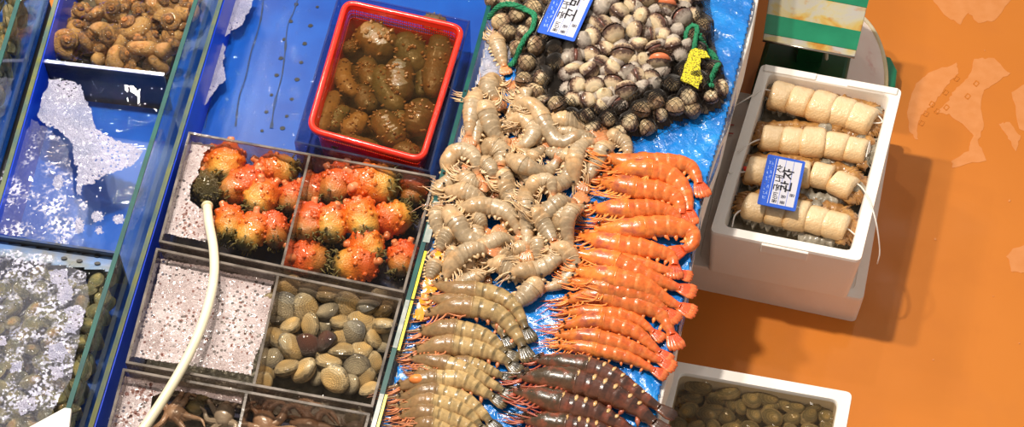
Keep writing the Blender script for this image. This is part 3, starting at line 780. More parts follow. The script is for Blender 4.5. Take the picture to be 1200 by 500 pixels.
# ------------------------------------------------------------------ sea squirts
def squirt_mesh(seed, mat, rough=1.0):
    rng = random.Random(seed); parts = {}
    # body along +x : siphon end at -1, root end at +1
    n, seg = 22, 22; mb = MB(); v = []; uv = []; f = []
    bumps = [(rng.uniform(.03, .66), rng.uniform(0, 2 * PI), rng.uniform(.10, .18)) for _ in range(60)]
    for i in range(n):
        t = i / (n - 1); x = -1 + 2 * t; r = .74 * math.sqrt(max(0, 1 - abs(x) ** 2.4)) * (1 - .12 * x) + .01
        for k in range(seg):
            a = 2 * PI * k / seg; h = 0
            for bt, ba, bw in bumps:
                da = (a - ba + PI) % (2 * PI) - PI; d2 = ((t - bt) * 2) ** 2 + (da * .7) ** 2
                if d2 < bw * bw: h = max(h, .16 * math.cos(PI / 2 * math.sqrt(d2) / bw))
            rr = r * (1 + .08 * noise.noise(Vector((x * 2, math.cos(a) * 2, seed)))) + h * min(1, r * 3)
            v.append((x, rr * math.cos(a), rr * math.sin(a))); uv.append((t, k / seg))
    for i in range(n - 1):
        for k in range(seg):
            a = i * seg + k; b = i * seg + (k + 1) % seg; f.append((a, b, b + seg, a + seg))
    f.append(tuple(range(seg - 1, -1, -1))); f.append(tuple((n - 1) * seg + k for k in range(seg)))
    mb.add(v, f, uv)
    for bt, ba, bw in bumps:     # round tubercles
        x = -1 + 2 * bt; r = .74 * math.sqrt(max(0, 1 - abs(x) ** 2.4)) * (1 - .12 * x)
        sphere(mb, (x, (r + .04) * math.cos(ba), (r + .04) * math.sin(ba)), bw * .75, 8, 5, uvv=(bt * .8, 0))
    parts['body'] = mb.mesh('squirt_body', mat)
    s1 = MB(); tube(s1, catmull([(-.8, .15, .3), (-1.0, .22, .42), (-1.12, .25, .5)], 6), [.2, .19, .17, .16, .17, .12], 10, up=(0, 1, 0)); parts['siphon1'] = s1.mesh('siphon', MAT['siphon'])
    s2 = MB(); tube(s2, catmull([(-.5, -.4, .5), (-.6, -.52, .62), (-.66, -.58, .72)], 6), [.2, .19, .17, .16, .17, .12], 10, up=(0, 1, 0)); parts['siphon2'] = s2.mesh('siphon', MAT['siphon'])
    rt = MB()
    for _ in range(26):
        a = rng.uniform(0, 2 * PI); x0 = rng.uniform(.6, .92); r0 = .7 * math.sqrt(max(0, 1 - x0 ** 2.4)); p = Vector((x0, r0 * math.cos(a), r0 * math.sin(a))); d = Vector((rng.uniform(.2, .7), math.cos(a) * .5, math.sin(a) * .5)).normalized()
        q = p + d * rng.uniform(.12, .2); q2 = q + Vector((rng.uniform(-.15, .2), rng.uniform(-.2, .2), rng.uniform(-.1, .1)))
        tube(rt, [p, q, q2], [.045, .035, .012], 5)
    parts['root'] = rt.mesh('root_tuft', MAT['root'])
    return parts
SQ = {('o', i): squirt_mesh(i, MAT['squirt']) for i in range(3)}
SQ.update({('r', i): squirt_mesh(i + 10, MAT['squirtred']) for i in range(2)}); SQ[('d', 0)] = squirt_mesh(30, MAT['squirtdark'])
def squirt(x, y, Rpx, ang, kind, z, label, tilt=0, roll=0):
    p = P(x, y, z); s = Rpx * S(x, y, z); m = SQ[kind]
    s *= 1.17; t = empty('sea_squirt', p, label=label, cat='sea squirt', group='sea squirts in the upper clear box'); t.scale = (s, s, s * .9); t.rotation_euler = (roll, tilt, math.radians(-ang))
    for nm, part in (('body', 'body'), ('siphon', 'siphon1'), ('siphon', 'siphon2'), ('root_tuft', 'root')):
        o = bpy.data.objects.new(nm, m[part]); C.objects.link(o); o.parent = t if nm == 'body' else bod
        if nm == 'body': bod = o
L_ = 'left compartment'; R_ = 'right compartment'
for i, (x, y, r, a, k, z, lab, roll) in enumerate([
 (264, 193, 24, 95, ('o', 0), .40, 'large orange sea squirt at the top of the left compartment, beside the blue back', .3),
 (240, 192, 19, 100, ('r', 0), .385, 'red orange sea squirt in the top left corner of the left compartment', 2),
 (325, 199, 23, 5, ('o', 1), .395, 'yellow orange sea squirt lying sideways at the left compartment\'s top right', 0),
 (243, 222, 20, 60, ('d', 0), .395, 'dark olive sea squirt above the hose end', 0),
 (282, 219, 25, 145, ('r', 1), .402, 'orange sea squirt lying slanted in the middle of the left compartment', 1),
 (306, 232, 22, 110, ('o', 2), .405, 'yellow sea squirt with dark root tuft, centre of the left compartment', -.5),
 (342, 232, 18, 100, ('r', 0), .39, 'small orange sea squirt pressed against the divider, left side', 0),
 (268, 263, 21, 85, ('o', 0), .41, 'bumpy orange sea squirt with upright siphons just right of hose', 1.2),
 (294, 272, 22, 110, ('o', 1), .408, 'knobbly orange sea squirt at the bottom of the left compartment', .8),
 (322, 271, 20, 80, ('r', 1), .40, 'smooth red orange sea squirt in the left compartment\'s bottom right', 1.6),
 (328, 212, 17, 30, ('d', 0), .375, 'dull brown sea squirt beneath the yellow ones in left compartment', 0),
 (366, 224, 20, 120, ('r', 0), .385, 'red sea squirt at the upper left of the right compartment', 0),
 (395, 217, 24, 110, ('r', 1), .40, 'tall red sea squirt second from left at the right compartment top', .4),
 (438, 216, 28, 12, ('o', 1), .408, 'largest orange sea squirt with pale end at the right compartment top', .2),
 (484, 222, 20, 95, ('r', 0), .385, 'dark red sea squirt in the top right corner of the right compartment', 0),
 (362, 262, 23, 105, ('r', 1), .405, 'red sea squirt with green tuft against the divider, right side', .6),
 (390, 263, 22, 95, ('o', 2), .41, 'pale yellow orange sea squirt with dark tuft in the right compartment', -1.0),
 (425, 258, 25, 75, ('o', 0), .41, 'round bright orange sea squirt at the centre of the right compartment', 2.0),
 (462, 256, 22, -20, ('o', 2), .395, 'orange sea squirt with yellow green tuft at the right wall', 1.0),
 (430, 290, 22, 60, ('o', 0), .395, 'orange sea squirt below the round bright one, right compartment', .7),
 (416, 309, 24, 175, ('o', 1), .39, 'pink orange sea squirt along the right compartment\'s front wall', 0),
 (362, 302, 24, 10, ('r', 0), .375, 'red and yellow sea squirt in the front left of the right compartment', 0),
 (472, 304, 20, 100, ('r', 1), .375, 'dull red sea squirt in the front right corner of the right compartment', 0)]):
    squirt(x, y, r, a, k, z, lab, roll=roll)

# ------------------------------------------------------------------ bivalve templates
def valve(mb, sgn, W, L, H, ribs, rings, seg=40, n=10, gap=0.0, mi=0, ribamp=.07, ulimit=1):
    "one dome, umbo towards -y, margin in the xy plane, opened by gap about the hinge"
    v = [];uv = []; f = []
    U = Vector((0, -.45 * L, 0))
    ca, sa = math.cos(gap * sgn), math.sin(gap * sgn)
    for i in range(n + 1):
        u = i / n
        for k in range(seg):
            a = 2 * PI * k / seg
            M = Vector((W * math.sin(a), L * -math.cos(a) * (1.0 if math.cos(a) < 0 else .82), 0))
            p = U * (1 - u) + M * u; h = H * (1 - u ** 2.2) ** .62
            rr = 1 + ribamp * (math.cos(ribs * a) if ribs else 0) * u
            rr2 = 1 + rings * math.sin(u * 42) * u
            x, y, z = p.x * (rr if ribs else 1), p.y * (rr if ribs else 1), h * rr2 * (1 + (ribamp * math.cos(ribs * a) if ribs else 0))
            z *= sgn; y += L * .82
            y, z = y * ca - z * sa, y * sa + z * ca
            y -= L * .82
            v.append((x, y, z)); uv.append((u, k / seg))
    for i in range(n):
        for k in range(seg):
            a = i * seg + k; b = i * seg + (k + 1) % seg
            f.append((a, a + seg, b + seg, b) if sgn > 0 else (a, b, b + seg, a + seg))
    mb.add(v, f, uv, mi)
SH = {}
def shellset(key, mat, W, L, H, ribs, rings, gap, flesh=None, joined=False):
    if joined:
        mb = MB(); valve(mb, 1, W, L, H, ribs, rings, 30, 7, gap); valve(mb, -1, W, L, H, ribs, rings, 30, 7, gap); SH[key] = [('shell', mb.mesh('shell', mat))]; return
    a = MB(); valve(a, 1, W, L, H, ribs, rings, gap=gap); b = MB(); valve(b, -1, W, L, H, ribs, rings, gap=gap)
    l = [('valve', a.mesh('valve', mat)), ('valve', b.mesh('valve', mat))]
    if flesh:
        m_ = MB(); sphere(m_, (0, .05, 0), .86, 16, 8, (W * .97, L * .96, H * .5 + gap * .8)); l.append(('flesh', m_.mesh('flesh', flesh)))
    SH[key] = l
for nm, mt in (('cream', 'cockle'), ('grey', 'cocklegrey')):
    shellset((nm, 0), MAT[mt], 1, .92, .78, 20, 0, .02); shellset((nm, 1), MAT[mt], 1.04, .88, .70, 18, 0, .12, MAT['fleshdark']); shellset((nm, 2), MAT[mt], .96, .94, .82, 22, 0, .05, MAT['fleshdark'])
shellset(('cream', 3), MAT['cockle'], 1.05, .9, .62, 20, 0, .28, MAT['flesh'])
shellset('net', MAT['cocklenet'], 1, .92, .78, 18, 0, .04, joined=True)
shellset('net2', MAT['cockle'], 1, .92, .78, 18, 0, .06, joined=True)
for nm in ('clam', 'clamgrey', 'clamdark', 'clamolive'): shellset(nm, MAT[nm], 1.04, .93, .50, 0, .022, .015)
shellset('manila', MAT['clammanila'], .72, 1.15, .48, 0, .03, .02)
shellset('olive1', MAT['shellbrown'], .62, 1.2, .45, 0, .03, .02, joined=True)
shellset('olive2', MAT['clamolive'], 1.0, .85, .5, 0, .03, .02, joined=True)

def place_shell(key, x, y, rpx, z, rng, name, label, cat, group, tilt=.9, rot=None, zadd=0):
    p = P(x, y, z); s = rpx * S(x, y, z); l = SH[key]
    e = rot or (rng.uniform(-tilt, tilt), rng.uniform(-tilt, tilt), rng.uniform(0, 2 * PI))
    if len(l) == 1:
        t = bpy.data.objects.new(name, l[0][1]); C.objects.link(t); t.location = p; t.rotation_euler = e; t.scale = (s, s, s)
        return tag(t, label, cat, group)
    t = empty(name, p, e, label, cat, group); t.scale = (s, s, s)
    for nm, me in l:
        o = bpy.data.objects.new(nm, me); C.objects.link(o); o.parent = t
    return t

# clams in the middle box
rng = random.Random(21); items = []
cl = [(338, 338, 14, 'clam'), (361, 342, 13, 'clamgrey'), (386, 345, 14, 'clam'), (410, 357, 15, 'clam'), (430, 358, 15, 'clamgrey'), (448, 363, 12, 'clam'), (336, 360, 15, 'clamgrey'), (359, 361, 15, 'clam'), (383, 365, 13, 'clamgrey'),
      (398, 377, 12, 'clam'), (414, 389, 15, 'clamgrey'), (424, 377, 14, 'clam'), (450, 381, 14, 'clam'), (341, 381, 12, 'clam'), (364, 381, 12, 'clam'), (381, 381, 9, 'clamgrey'), (324, 396, 13, 'clam'), (341, 407, 15, 'clam'),
      (361, 403, 13, 'clamdark'), (382, 400, 14, 'clamdark'), (437, 397, 12, 'clam'), (402, 412, 14, 'clam'), (425, 410, 13, 'clam'), (318, 420, 12, 'clamgrey'), (312, 434, 11, 'clam'), (337, 431, 13, 'clam'), (356, 434, 14, 'clam'),
      (386, 424, 14, 'clam'), (404, 428, 11, 'clamgrey'), (418, 429, 13, 'clamgrey'), (392, 444, 15, 'clam'), (411, 449, 11, 'clamgrey'), (428, 442, 11, 'clam'), (434, 456, 11, 'clam'), (438, 425, 11, 'clam'), (374, 441, 10, 'clamgrey'), (376, 415, 9, 'clam'), (324, 375, 10, 'clamgrey'), (400, 395, 11, 'clam'), (310, 448, 10, 'clam'), (455, 395, 9, 'clamgrey'), (444, 345, 9, 'clamgrey'), (448, 408, 9, 'clamgrey')]
adj = {'clam': 'tan ridged', 'clamgrey': 'grey ridged', 'clamdark': 'dark brown'}
for x, y, r, k in cl:
    z = .395 + (r - 12) * .0015 - (.008 if r < 12 else 0)
    o = place_shell(k, x, y, r * 1.28, z + .004, rng, 'clam', None, 'clam', 'clams in the middle clear box', tilt=.75); items.append((o, x, y, adj[k]))
label_rows(items, 'clam', 'in the middle clear box', 14)
items = []
for x, y in poisson([(330, 338), (455, 362), (430, 450), (308, 432)], 17, rng):
    o = place_shell(rng.choice(['clam', 'clamgrey']), x, y, 15, .376, rng, 'clam', 'dull clam in the bottom layer of the middle clear box, mostly covered', 'clam', 'bottom layer clams in the middle clear box', tilt=.4)

# one clam in the foam compartment
place_shell('clam', 316, 349, 8, .415, rng, 'clam', 'single pinkish clam poking out of the foam beside the divider', 'clam', None, rot=(1.2, 0, .3))

# octopus and flesh in the lower box
def octopus(x, y, r, z, mat, label, seed, arms):
    rng = random.Random(seed); c0 = P(x, y, z); s = S(x, y, z); mb = MB()
    # mantle
    n, seg = 12, 16; v = []; f = []; ang0 = rng.uniform(0, 6.28)
    ax = Vector((math.cos(ang0), math.sin(ang0), 0)); R = r * s
    pts = [c0 - ax * R * .6 + ax * R * 2.2 * i / (n - 1) for i in range(n)]
    tube(mb, pts, [R * max(.25, math.sin(PI * (.18 + .80 * i / (n - 1)))) * (.75 + .08 * noise.noise(Vector((i * .7, seed, 0)))) for i in range(n)], 16, flat=.75)
    for arm in arms:
        pp = catmull([c0 - ax * R * .3] + [P(ax_, ay_, z + .006 * math.sin(i * 2 + seed)) for i, (ax_, ay_) in enumerate(arm)], 26)
        rad = [R * .30 * (1 - i / 25) ** .8 + .0012 for i in range(26)]
        tube(mb, pp, rad, 8)
        for i in range(2, 24):     # suckers
            T = (pp[i + 1] - pp[i - 1]).normalized(); N = Vector((0, 0, 1)).cross(T)
            if N.length < .1: continue
            N.normalize(); sphere(mb, pp[i] + N * rad[i] * .6 + Vector((0, 0, rad[i] * .7)), rad[i] * .33 + .0003, 6, 4, (1, 1, .6))
    o = centre_build(mb, 'octopus', mat); tag(o, label, 'octopus', 'octopuses in the lower clear box')
octopus(202, 484, 15, .39, MAT['octo'], 'brown octopus under the foam and hose in the lower box', 2, [[(190, 470), (183, 462), (196, 458)], [(215, 472), (222, 462), (236, 468)], [(222, 488), (236, 492), (240, 500)], [(190, 495), (178, 505), (184, 515)], [(214, 500), (220, 515), (208, 520)], [(208, 470), (214, 458), (205, 452)]])
octopus(262, 490, 16, .392, MAT['octogrey'], 'grey octopus with frilled arms just left of the lower divider', 4, [[(250, 478), (244, 466), (256, 462)], [(272, 478), (278, 470), (268, 464)], [(244, 492), (240, 482), (234, 476)], [(276, 498), (272, 510), (262, 512)], [(250, 502), (240, 510), (232, 505)]])
octopus(312, 498, 18, .395, MAT['octo'], 'pinkish brown octopus with striped arms right of the lower divider', 7, [[(300, 482), (292, 474), (304, 470)], [(316, 480), (330, 472), (342, 484)], [(330, 490), (336, 478), (352, 476), (368, 488)], [(298, 500), (286, 494), (290, 484)], [(325, 505), (345, 502), (360, 512)], [(308, 482), (318, 470), (332, 478)]])
octopus(366, 500, 17, .39, MAT['octo'], 'reddish octopus at the middle of the lower right compartment', 9, [[(356, 484), (348, 474), (360, 470), (378, 480), (392, 496)], [(375, 486), (388, 484), (398, 498)], [(350, 492), (338, 488), (330, 494)], [(380, 500), (396, 505), (405, 512)], [(360, 484), (372, 474), (386, 484)]])
octopus(420, 500, 10, .39, MAT['octogrey'], 'small pale octopus in the right corner of the lower box', 12, [[(414, 490), (410, 484), (420, 482)], [(426, 492), (430, 486), (424, 482)], [(410, 500), (402, 496), (400, 490)], [(428, 502), (424, 512), (415, 512)]])
for i, (x, y, lab) in enumerate([(228, 478, 'brown clam lying between the two octopuses left of the divider'), (186, 470, 'brown clam near the foam edge in the lower box'), (240, 466, 'brown clam by the front wall of the lower left compartment'), (414, 489, 'pale clam in the right corner of the lower box')]):
    place_shell('olive2', x, y, 12, .385, rng, 'clam', lab, 'clam', None, tilt=.3)

# hose
def hose():
    z = [.432, .45, .463, .468, .47, .472, .474, .476, .478, .48]
    px = [(243, 243), (245, 262), (250, 290), (251, 320), (246, 350), (235, 385), (219, 420), (196, 460), (168, 502), (136, 545)]
    pts = catmull([P(x, y, zz + .004) for (x, y), zz in zip(px, z)], 60); R = 5.6 * S(240, 300, .46)
    t = empty('hose', pts[0], label='cream rubber hose curving over the clear boxes into the upper one', cat='hose')
    m_ = MB(); tube(m_, pts, R, 16, caps=False); m_.build('hose_tube', MAT['cream'], t)
    m_ = MB(); e = (pts[0] - pts[1]).normalized(); sph = [pts[0] + e * .001, pts[0] + e * .006, pts[0] + e * .009]; tube(m_, sph, [R * 1.25, R * 1.3, R * 1.2], 16); m_.build('hose_end', MAT['dialrim'], t)
hose()

# ------------------------------------------------------------------ tank A (left) and tank beyond
ZA0, ZA1, ZAW = .43, .56, .535
AR0, AR1 = (232, 0), (76, 500); AL0, AL1 = (63, 0), (0, 218)
qA = quad_px([lineat(AL0, AL1, -150), lineat(AR0, AR1, -110), lineat(AR0, AR1, 640), lineat(AL0, AL1, 600)], ZA1)
c = sum((Vector(p) for p in qA), Vector()) / 4
tA = empty('glass_tank', (c.x, c.y, ZA0), label='tall glass tank of blue water with teal edges, sea snails at its top end', cat='fish tank')
tub(tA, qA, ZA0, ZA1, .009, MAT['glass'], MAT['bluebase'], [MAT['edgeolive'], MAT['tealedge'], MAT['tealedge'], MAT['edgeolive']], 'glass_rim')
def film(L0, L1, ys, z0, z1, parent, mat=MAT['bluestrip'], off=.0092, zq=None):
    a = [P(*lineat(L0, L1, y), z1 if zq is None else zq) for y in ys]; e = (a[1] - a[0]).normalized(); n_ = Vector((-e.y, e.x, 0))
    if n_.x < 0: n_ = -n_
    p0, p1 = a[0] + n_ * off, a[1] + n_ * off; d = n_ * .002; m_ = MB(); prism(m_, [p0[:2], p1[:2], (p1 + d)[:2], (p0 + d)[:2]], z0, z1 - .004); m_.build('blue_film', mat, parent, smooth=False)
film(AL0, AL1, (-140, 590), ZA0 + .006, ZA1, tA)
def divider(a, b, z0, z1, th, parent, mats, nm='divider'):
    a, b = P(*a, z1), P(*b, z1); e = (b - a).normalized(); n_ = Vector((-e.y, e.x, 0)) * th / 2
    m_ = MB(); prism(m_, [(a + n_)[:2], (b + n_)[:2], (b - n_)[:2], (a - n_)[:2]], z0, z1 - .003); m_.build(nm, mats[0], parent, smooth=False)
    m_ = MB(); prism(m_, [(a + n_)[:2], (b + n_)[:2], (b - n_)[:2], (a - n_)[:2]], z1 - .003, z1); m_.build(nm + '_rim', mats[1], parent, smooth=False)
MAT['bluegrey'] = M_plain('blue_grey_rim', (.20, .25, .50), (.42, .42, .56), 40, rough=.2, coat=.8)
MAT['darkdivider'] = M_plain('dark_divider', (.03, .028, .03), (.07, .06, .05), 20, rough=.3, coat=.5)  # near-black; at the upper divider it paints in a dark reflection
divider((50, 71), (192, 87), ZA0 + .006, ZA1 - .014, .008, tA, (MAT['darkdivider'], MAT['bluegrey']))
divider((-8, 275), (139, 296), ZA0 + .006, ZAW + .004, .005, tA, (MAT['darkdivider'], MAT['silt']), 'perforated_divider')
m_ = polysheet([(-10, 281), (0, 283), (60, 292), (138, 302), (133, 318), (80, 312), (0, 300), (-14, 297)], ZAW - .012, 3)
m_.build('shelf_plate', M_plain('plate_grey', (.20, .19, .15), (.10, .22, .5), 20, rough=.4), tA)
for x, y in [(93, 294), (93, 305), (114, 299), (114, 308), (134, 312), (75, 291), (75, 302)]:
    p = P(x, y, ZAW - .009); m_ = MB(); prism(m_, [(p.x + .006 * math.cos(i * PI / 5), p.y + .0035 * math.sin(i * PI / 5)) for i in range(10)], p.z - .002, p.z); m_.build('hole', MAT['dark'], tA, smooth=False)
def subwater(corners, z, mat, label):
    q = quad_px(corners, z); m_ = MB(); n = 20; v = []; f = []
    for i in range(n + 1):
        for j in range(n + 1):
            a = Vector(q[0]).lerp(q[1], j / n); b = Vector(q[3]).lerp(q[2], j / n); v.append(a.lerp(b, i / n))
    for i in range(n):
        for j in range(n): f.append((i * (n + 1) + j, (i + 1) * (n + 1) + j, (i + 1) * (n + 1) + j + 1, i * (n + 1) + j + 1))
    m_.add(v, f); o = m_.build('water', mat); tag(o, label, 'water', kind='stuff')
def xin(L0, L1, y, d): p = lineat(L0, L1, y); return (p[0] + d, y)
subwater([(84, -45), (228, -25), (196, 95), (56, 84)], ZAW, MAT['waterrough'], 'rippling water over the sea snails in the tall tank')
subwater([(56, 90), (191, 104), (141, 300), (-2, 272)], ZAW, MAT['waterA'], 'calm blue water in the middle of the tall tank')
subwater([(-20, 288), (132, 313), (62, 540), (-110, 520)], ZAW, MAT['waterrough'], 'choppy water over the olive shells in the tall tank')
foam_patch([(58, 93), (84, 96), (94, 100), (98, 112), (106, 128), (112, 150), (125, 160), (140, 166), (162, 174), (168, 178), (158, 192), (142, 200), (120, 207), (108, 216), (96, 218), (95, 230), (90, 228), (90, 206), (92, 196), (86, 190), (86, 172), (78, 160), (66, 150), (54, 148), (44, 136)], ZAW + .0006, MAT['foamB'], 'dense white foam on the blue water of the tall tank')
foam_patch([(38, 140), (54, 150), (70, 162), (80, 175), (84, 200), (88, 232), (102, 236), (104, 250), (98, 262), (80, 288), (-10, 272), (-10, 200), (20, 180)], ZAW + .0005, MAT['froth'], 'broken froth scattered on the left of the tall tank')
for i, (x, y, rx, ry) in enumerate([(93, 265, 6, 9), (114, 254, 8, 6), (139, 257, 8, 5), (116, 270, 5, 4), (68, 214, 7, 8)]):
    foam_patch([(x + rx * math.cos(a), y + ry * math.sin(a)) for a in [k * PI / 5 for k in range(10)]], ZAW + .0007, MAT['foamB'], 'small round raft of foam on the blue water, %s from the left' % ORD[[2, 3, 5, 4, 1][i]], step=1.0)
for i, pl in enumerate([[(58, 318), (78, 316), (80, 332), (86, 342), (84, 352), (72, 356), (66, 350), (70, 338), (60, 332)], [(76, 362), (92, 358), (100, 364), (96, 380), (88, 392), (74, 388), (80, 374)], [(58, 405), (72, 402), (80, 412), (72, 424), (56, 422)], [(60, 430), (74, 430), (74, 442), (62, 446)], [(14, 425), (26, 424), (24, 436), (12, 436)], [(-10, 395), (6, 394), (8, 404), (-10, 410)], [(20, 470), (40, 466), (42, 480), (24, 486)]]):
    foam_patch(pl, ZAW + .0008, MAT['foamB'], ['long blotch of foam below the perforated divider', 'jagged foam blotch beside the teal rim', 'foam blotch at the middle of the shell water', 'round foam blotch nearer the teal rim, low down', 'small foam blotch low on the left of the shells', 'foam blotch cut by the photo\'s left edge', 'lowest foam blotch above the white board'][i], step=1.0)
foam_patch([(-12, 290), (60, 300), (100, 320), (104, 350), (92, 400), (84, 440), (50, 500), (-40, 505), (-30, 400)], ZAW + .0005, MAT['froth'], 'speckled froth over the olive shells, left edge of the photo')
# glitter: small clear domes added on the choppy water to catch glints
def glints(poly, z, n, rng, label):
    m_ = MB()
    xs = [p[0] for p in poly]; ys = [p[1] for p in poly]
    while n > 0:
        x = rng.uniform(min(xs), max(xs)); y = rng.uniform(min(ys), max(ys))
        if not inpoly(x, y, poly) or noise.noise(Vector((x * .05, y * .05, 3))) < -.12: continue
        n -= 1; p = P(x, y, z); r = rng.uniform(.5, 1.6) * .0017; sphere(m_, (p.x, p.y, p.z - r * .25), r, 7, 4, (rng.uniform(.7, 2), rng.uniform(.6, 1.2), .55), half=True)
    o = m_.build('glint_domes', MAT['glint_dome']); tag(o, label, 'water drops', kind='stuff')
MAT['glint_dome'] = M_clear('glint_dome', (.9, .9, .9), 1.5, .02)
glints([(100, 5), (224, 5), (195, 82), (120, 72), (90, 40)], ZAW, 700, RNG, 'glint domes added on the water over the sea snails')
glints([(0, 300), (130, 316), (85, 450), (40, 495), (0, 500)], ZAW, 1100, RNG, 'glint domes added on the water over the olive shells')

# sea snails
def snail_mesh(seed):
    mb = MB(); n = 60; turns = 2.9; pts = []; rad = []
    for i in range(n):
        t = i / (n - 1); th = turns * 2 * PI * t; g = .07 * math.exp(2.35 * t)
        pts.append(Vector((g * math.cos(th), g * math.sin(th), .95 - 1.25 * (math.exp(2.35 * t) - 1) / (math.exp(2.35) - 1)))); rad.append(g * .86)
    tube(mb, pts, rad, 14, u0=0, u1=1)
    me = mb.mesh('snail_shell', MAT['snail']); return me
SN = snail_mesh(1)
items = []; rng = random.Random(5)
sp = [(78, 48), (96, 51), (184, 6), (198, 26), (218, 12), (164, 56), (200, 58), (140, 66), (112, 20), (132, 8), (154, 32), (122, 42), (92, 12), (176, 28), (184, 74), (118, 62), (106, 30), (146, 14), (176, 46), (214, 36), (158, 80), (90, 32), (196, 44), (138, 48), (166, 10)]
for i, (x, y) in enumerate(sp):
    r = rng.uniform(14, 18) if i < 12 else rng.uniform(11, 14); z = ZAW - .022 - (0 if i < 12 else .018)
    o = bpy.data.objects.new('sea_snail', SN); C.objects.link(o); s = r * S(x, y, z); o.location = P(x, y, z); o.scale = (s, s, s); o.rotation_euler = (rng.uniform(-.9, .9), rng.uniform(-.9, .9), rng.uniform(0, 6.3))
    tag(o, None, 'sea snail', 'sea snails at the top end of the tall tank'); items.append((o, x, y, 'brown'))
label_rows(items, 'sea snail', 'at the tall tank\'s top', 16)
for x, y in poisson([(80, -10), (230, -5), (190, 82), (60, 70)], 20, rng):
    o = bpy.data.objects.new('sea_snail', SN); C.objects.link(o); z = ZA0 + .035; s = 14 * S(x, y, z); o.location = P(x, y, z); o.scale = (s, s, s); o.rotation_euler = (rng.uniform(-1, 1), rng.uniform(-1, 1), rng.uniform(0, 6.3))
    tag(o, 'brown sea snail in the lower layer of the tall tank, mostly covered', 'sea snail', 'lower layer sea snails in the tall tank')
m_ = MB(); prism(m_, [tuple(P(x, y, ZA0 + .03)[:2]) for x, y in [(78, -40), (222, -22), (196, 92), (56, 80)]], ZA0 + .0065, ZA0 + .028); o = centre_build(m_, 'dark_bed', MAT['bed_brown'], smooth=False); tag(o, 'dark brown added debris under the sea snails of the tall tank', 'bed', kind='stuff')  # dark slab added so the gaps between the snails come out dark
# olive shells in the lower part of tank A
items = []
pl = [(10, 318), (128, 326), (70, 520), (-60, 510)]
for i, (x, y) in enumerate(poisson(pl, 19, rng, lim=70)):
    key = rng.choice(['olive2', 'olive1', 'olive2']); z = ZAW - .028
    o = place_shell(key, x, y, rng.uniform(12, 16), z, rng, 'clam', None, 'clam', 'olive clams in the tall tank', tilt=.5)
    if -8 < x and y < 508: items.append((o, x, y, 'olive brown'))
    else: o['label'] = 'olive brown clam of the tall tank, just outside the photo'
label_rows(items, 'clam', 'under choppy water in tall tank', 17)
for x, y in poisson(pl, 20, rng, lim=60):
    o = place_shell('olive1', x + 4, y, 15, ZA0 + .04, rng, 'clam', 'brown clam in the lower layer of the tall tank, mostly covered', 'clam', 'lower layer clams in the tall tank', tilt=.5)
# long shells standing against the glass wall
items = []
for i in range(14):
    y = 318 + i * 14; x = lineat(AR0, AR1, y)[0]; p = P(x, y, ZA1)
    o = place_shell('olive1', 0, 0, 1, .5, rng, 'clam', None, 'clam', 'clams pressed against the tall tank\'s side'); s = .024; o.scale = (s, s, s)
    o.location = (p.x - .026, p.y - .01, ZA0 + (.032 if i % 2 else .068)); o.rotation_euler = (rng.uniform(1.3, 1.8), rng.uniform(-.3, .3), -1.3 + rng.uniform(-.25, .25)); items.append((o, x, y, 'brown'))
for k, it in enumerate(items): it[0]['label'] = 'brown clam pressed against the tall tank\'s glass side, %s from the top' % ORD[k + 1]

# tank 0 : the far left tank
Z00, Z01 = .56, .70
q0 = quad_px([(-200, -90), (50, -85), (-44, 215), (-290, 180)], Z01)
L00, L01 = (24, 0), (0, 78)
q0 = quad_px([(-190, -80), lineat(L00, L01, -60), lineat(L00, L01, 330), (-320, 330)], Z01)
c = sum((Vector(p) for p in q0), Vector()) / 4
t0 = empty('glass_tank', (c.x, c.y, Z00), label='glass tank of brown shells cut off by the upper left photo corner', cat='fish tank')
tub(t0, q0, Z00, Z01, .009, MAT['glass'], MAT['bluebase'], [MAT['tealedge'], MAT['tealedge'], MAT['tealedge'], MAT['edgeolive']], 'glass_rim')
items = []
for lay, z in enumerate((.59, .625, .655)):
    for i, (x, y) in enumerate(poisson([(-35, -20), (30, -25), (2, 75), (-40, 110)], 20, rng)):
        o = place_shell('olive1', x, y, 13, z, rng, 'clam', 'brown shell in the corner tank, seen through its glass side', 'clam', 'brown shells in the corner tank', tilt=.9)
for i in range(9):
    y = -20 + i * 14; p = P(*lineat(L00, L01, y), Z01)
    for zz in (.592, .625, .655):
        o = place_shell('olive1', 0, 0, 1, .5, rng, 'clam', 'brown shell in the corner tank, seen through its glass side', 'clam', 'brown shells in the corner tank')
        o.scale = (.022,) * 3; o.location = (p.x - .030 - .006 * (i % 2), p.y - .006 * ((i * 3) % 5), zz); o.rotation_euler = (rng.uniform(1.0, 1.9), rng.uniform(-.5, .5), -1.3 + rng.uniform(-.5, .5))
m_ = MB(); qq = inset_quad(q0, .0095); m_.add([(p.x, p.y, .672) for p in qq], [(3, 2, 1, 0)]); o = m_.build('water', MAT['waterrough']); tag(o, 'water over the shells of the corner tank', 'water', kind='stuff')
# white board at the bottom left corner
m_ = MB(); prism(m_, [tuple(P(x, y, ZA0 + .03)[:2]) for x, y in [(-5, 325), (125, 335), (64, 530), (-75, 510)]], ZA0 + .0065, ZA0 + .022); o = centre_build(m_, 'dark_bed', MAT['bed_brown'], smooth=False); tag(o, 'dark brown debris under the olive clams of the tall tank', 'bed', kind='stuff')  # even dark brown slab across the base below the clams
m_ = MB(); prism(m_, [tuple(P(x, y, .565)[:2]) for x, y in [(30, 503), (76, 478), (84, 479), (79, 520), (40, 540)]], .5602, .568)
o = centre_build(m_, 'board', MAT['plate'], smooth=False); tag(o, 'white board lying on the tall tank\'s rim at the bottom left', 'board')
bv = o.modifiers.new('b', 'BEVEL'); bv.width = .002; bv.segments = 2

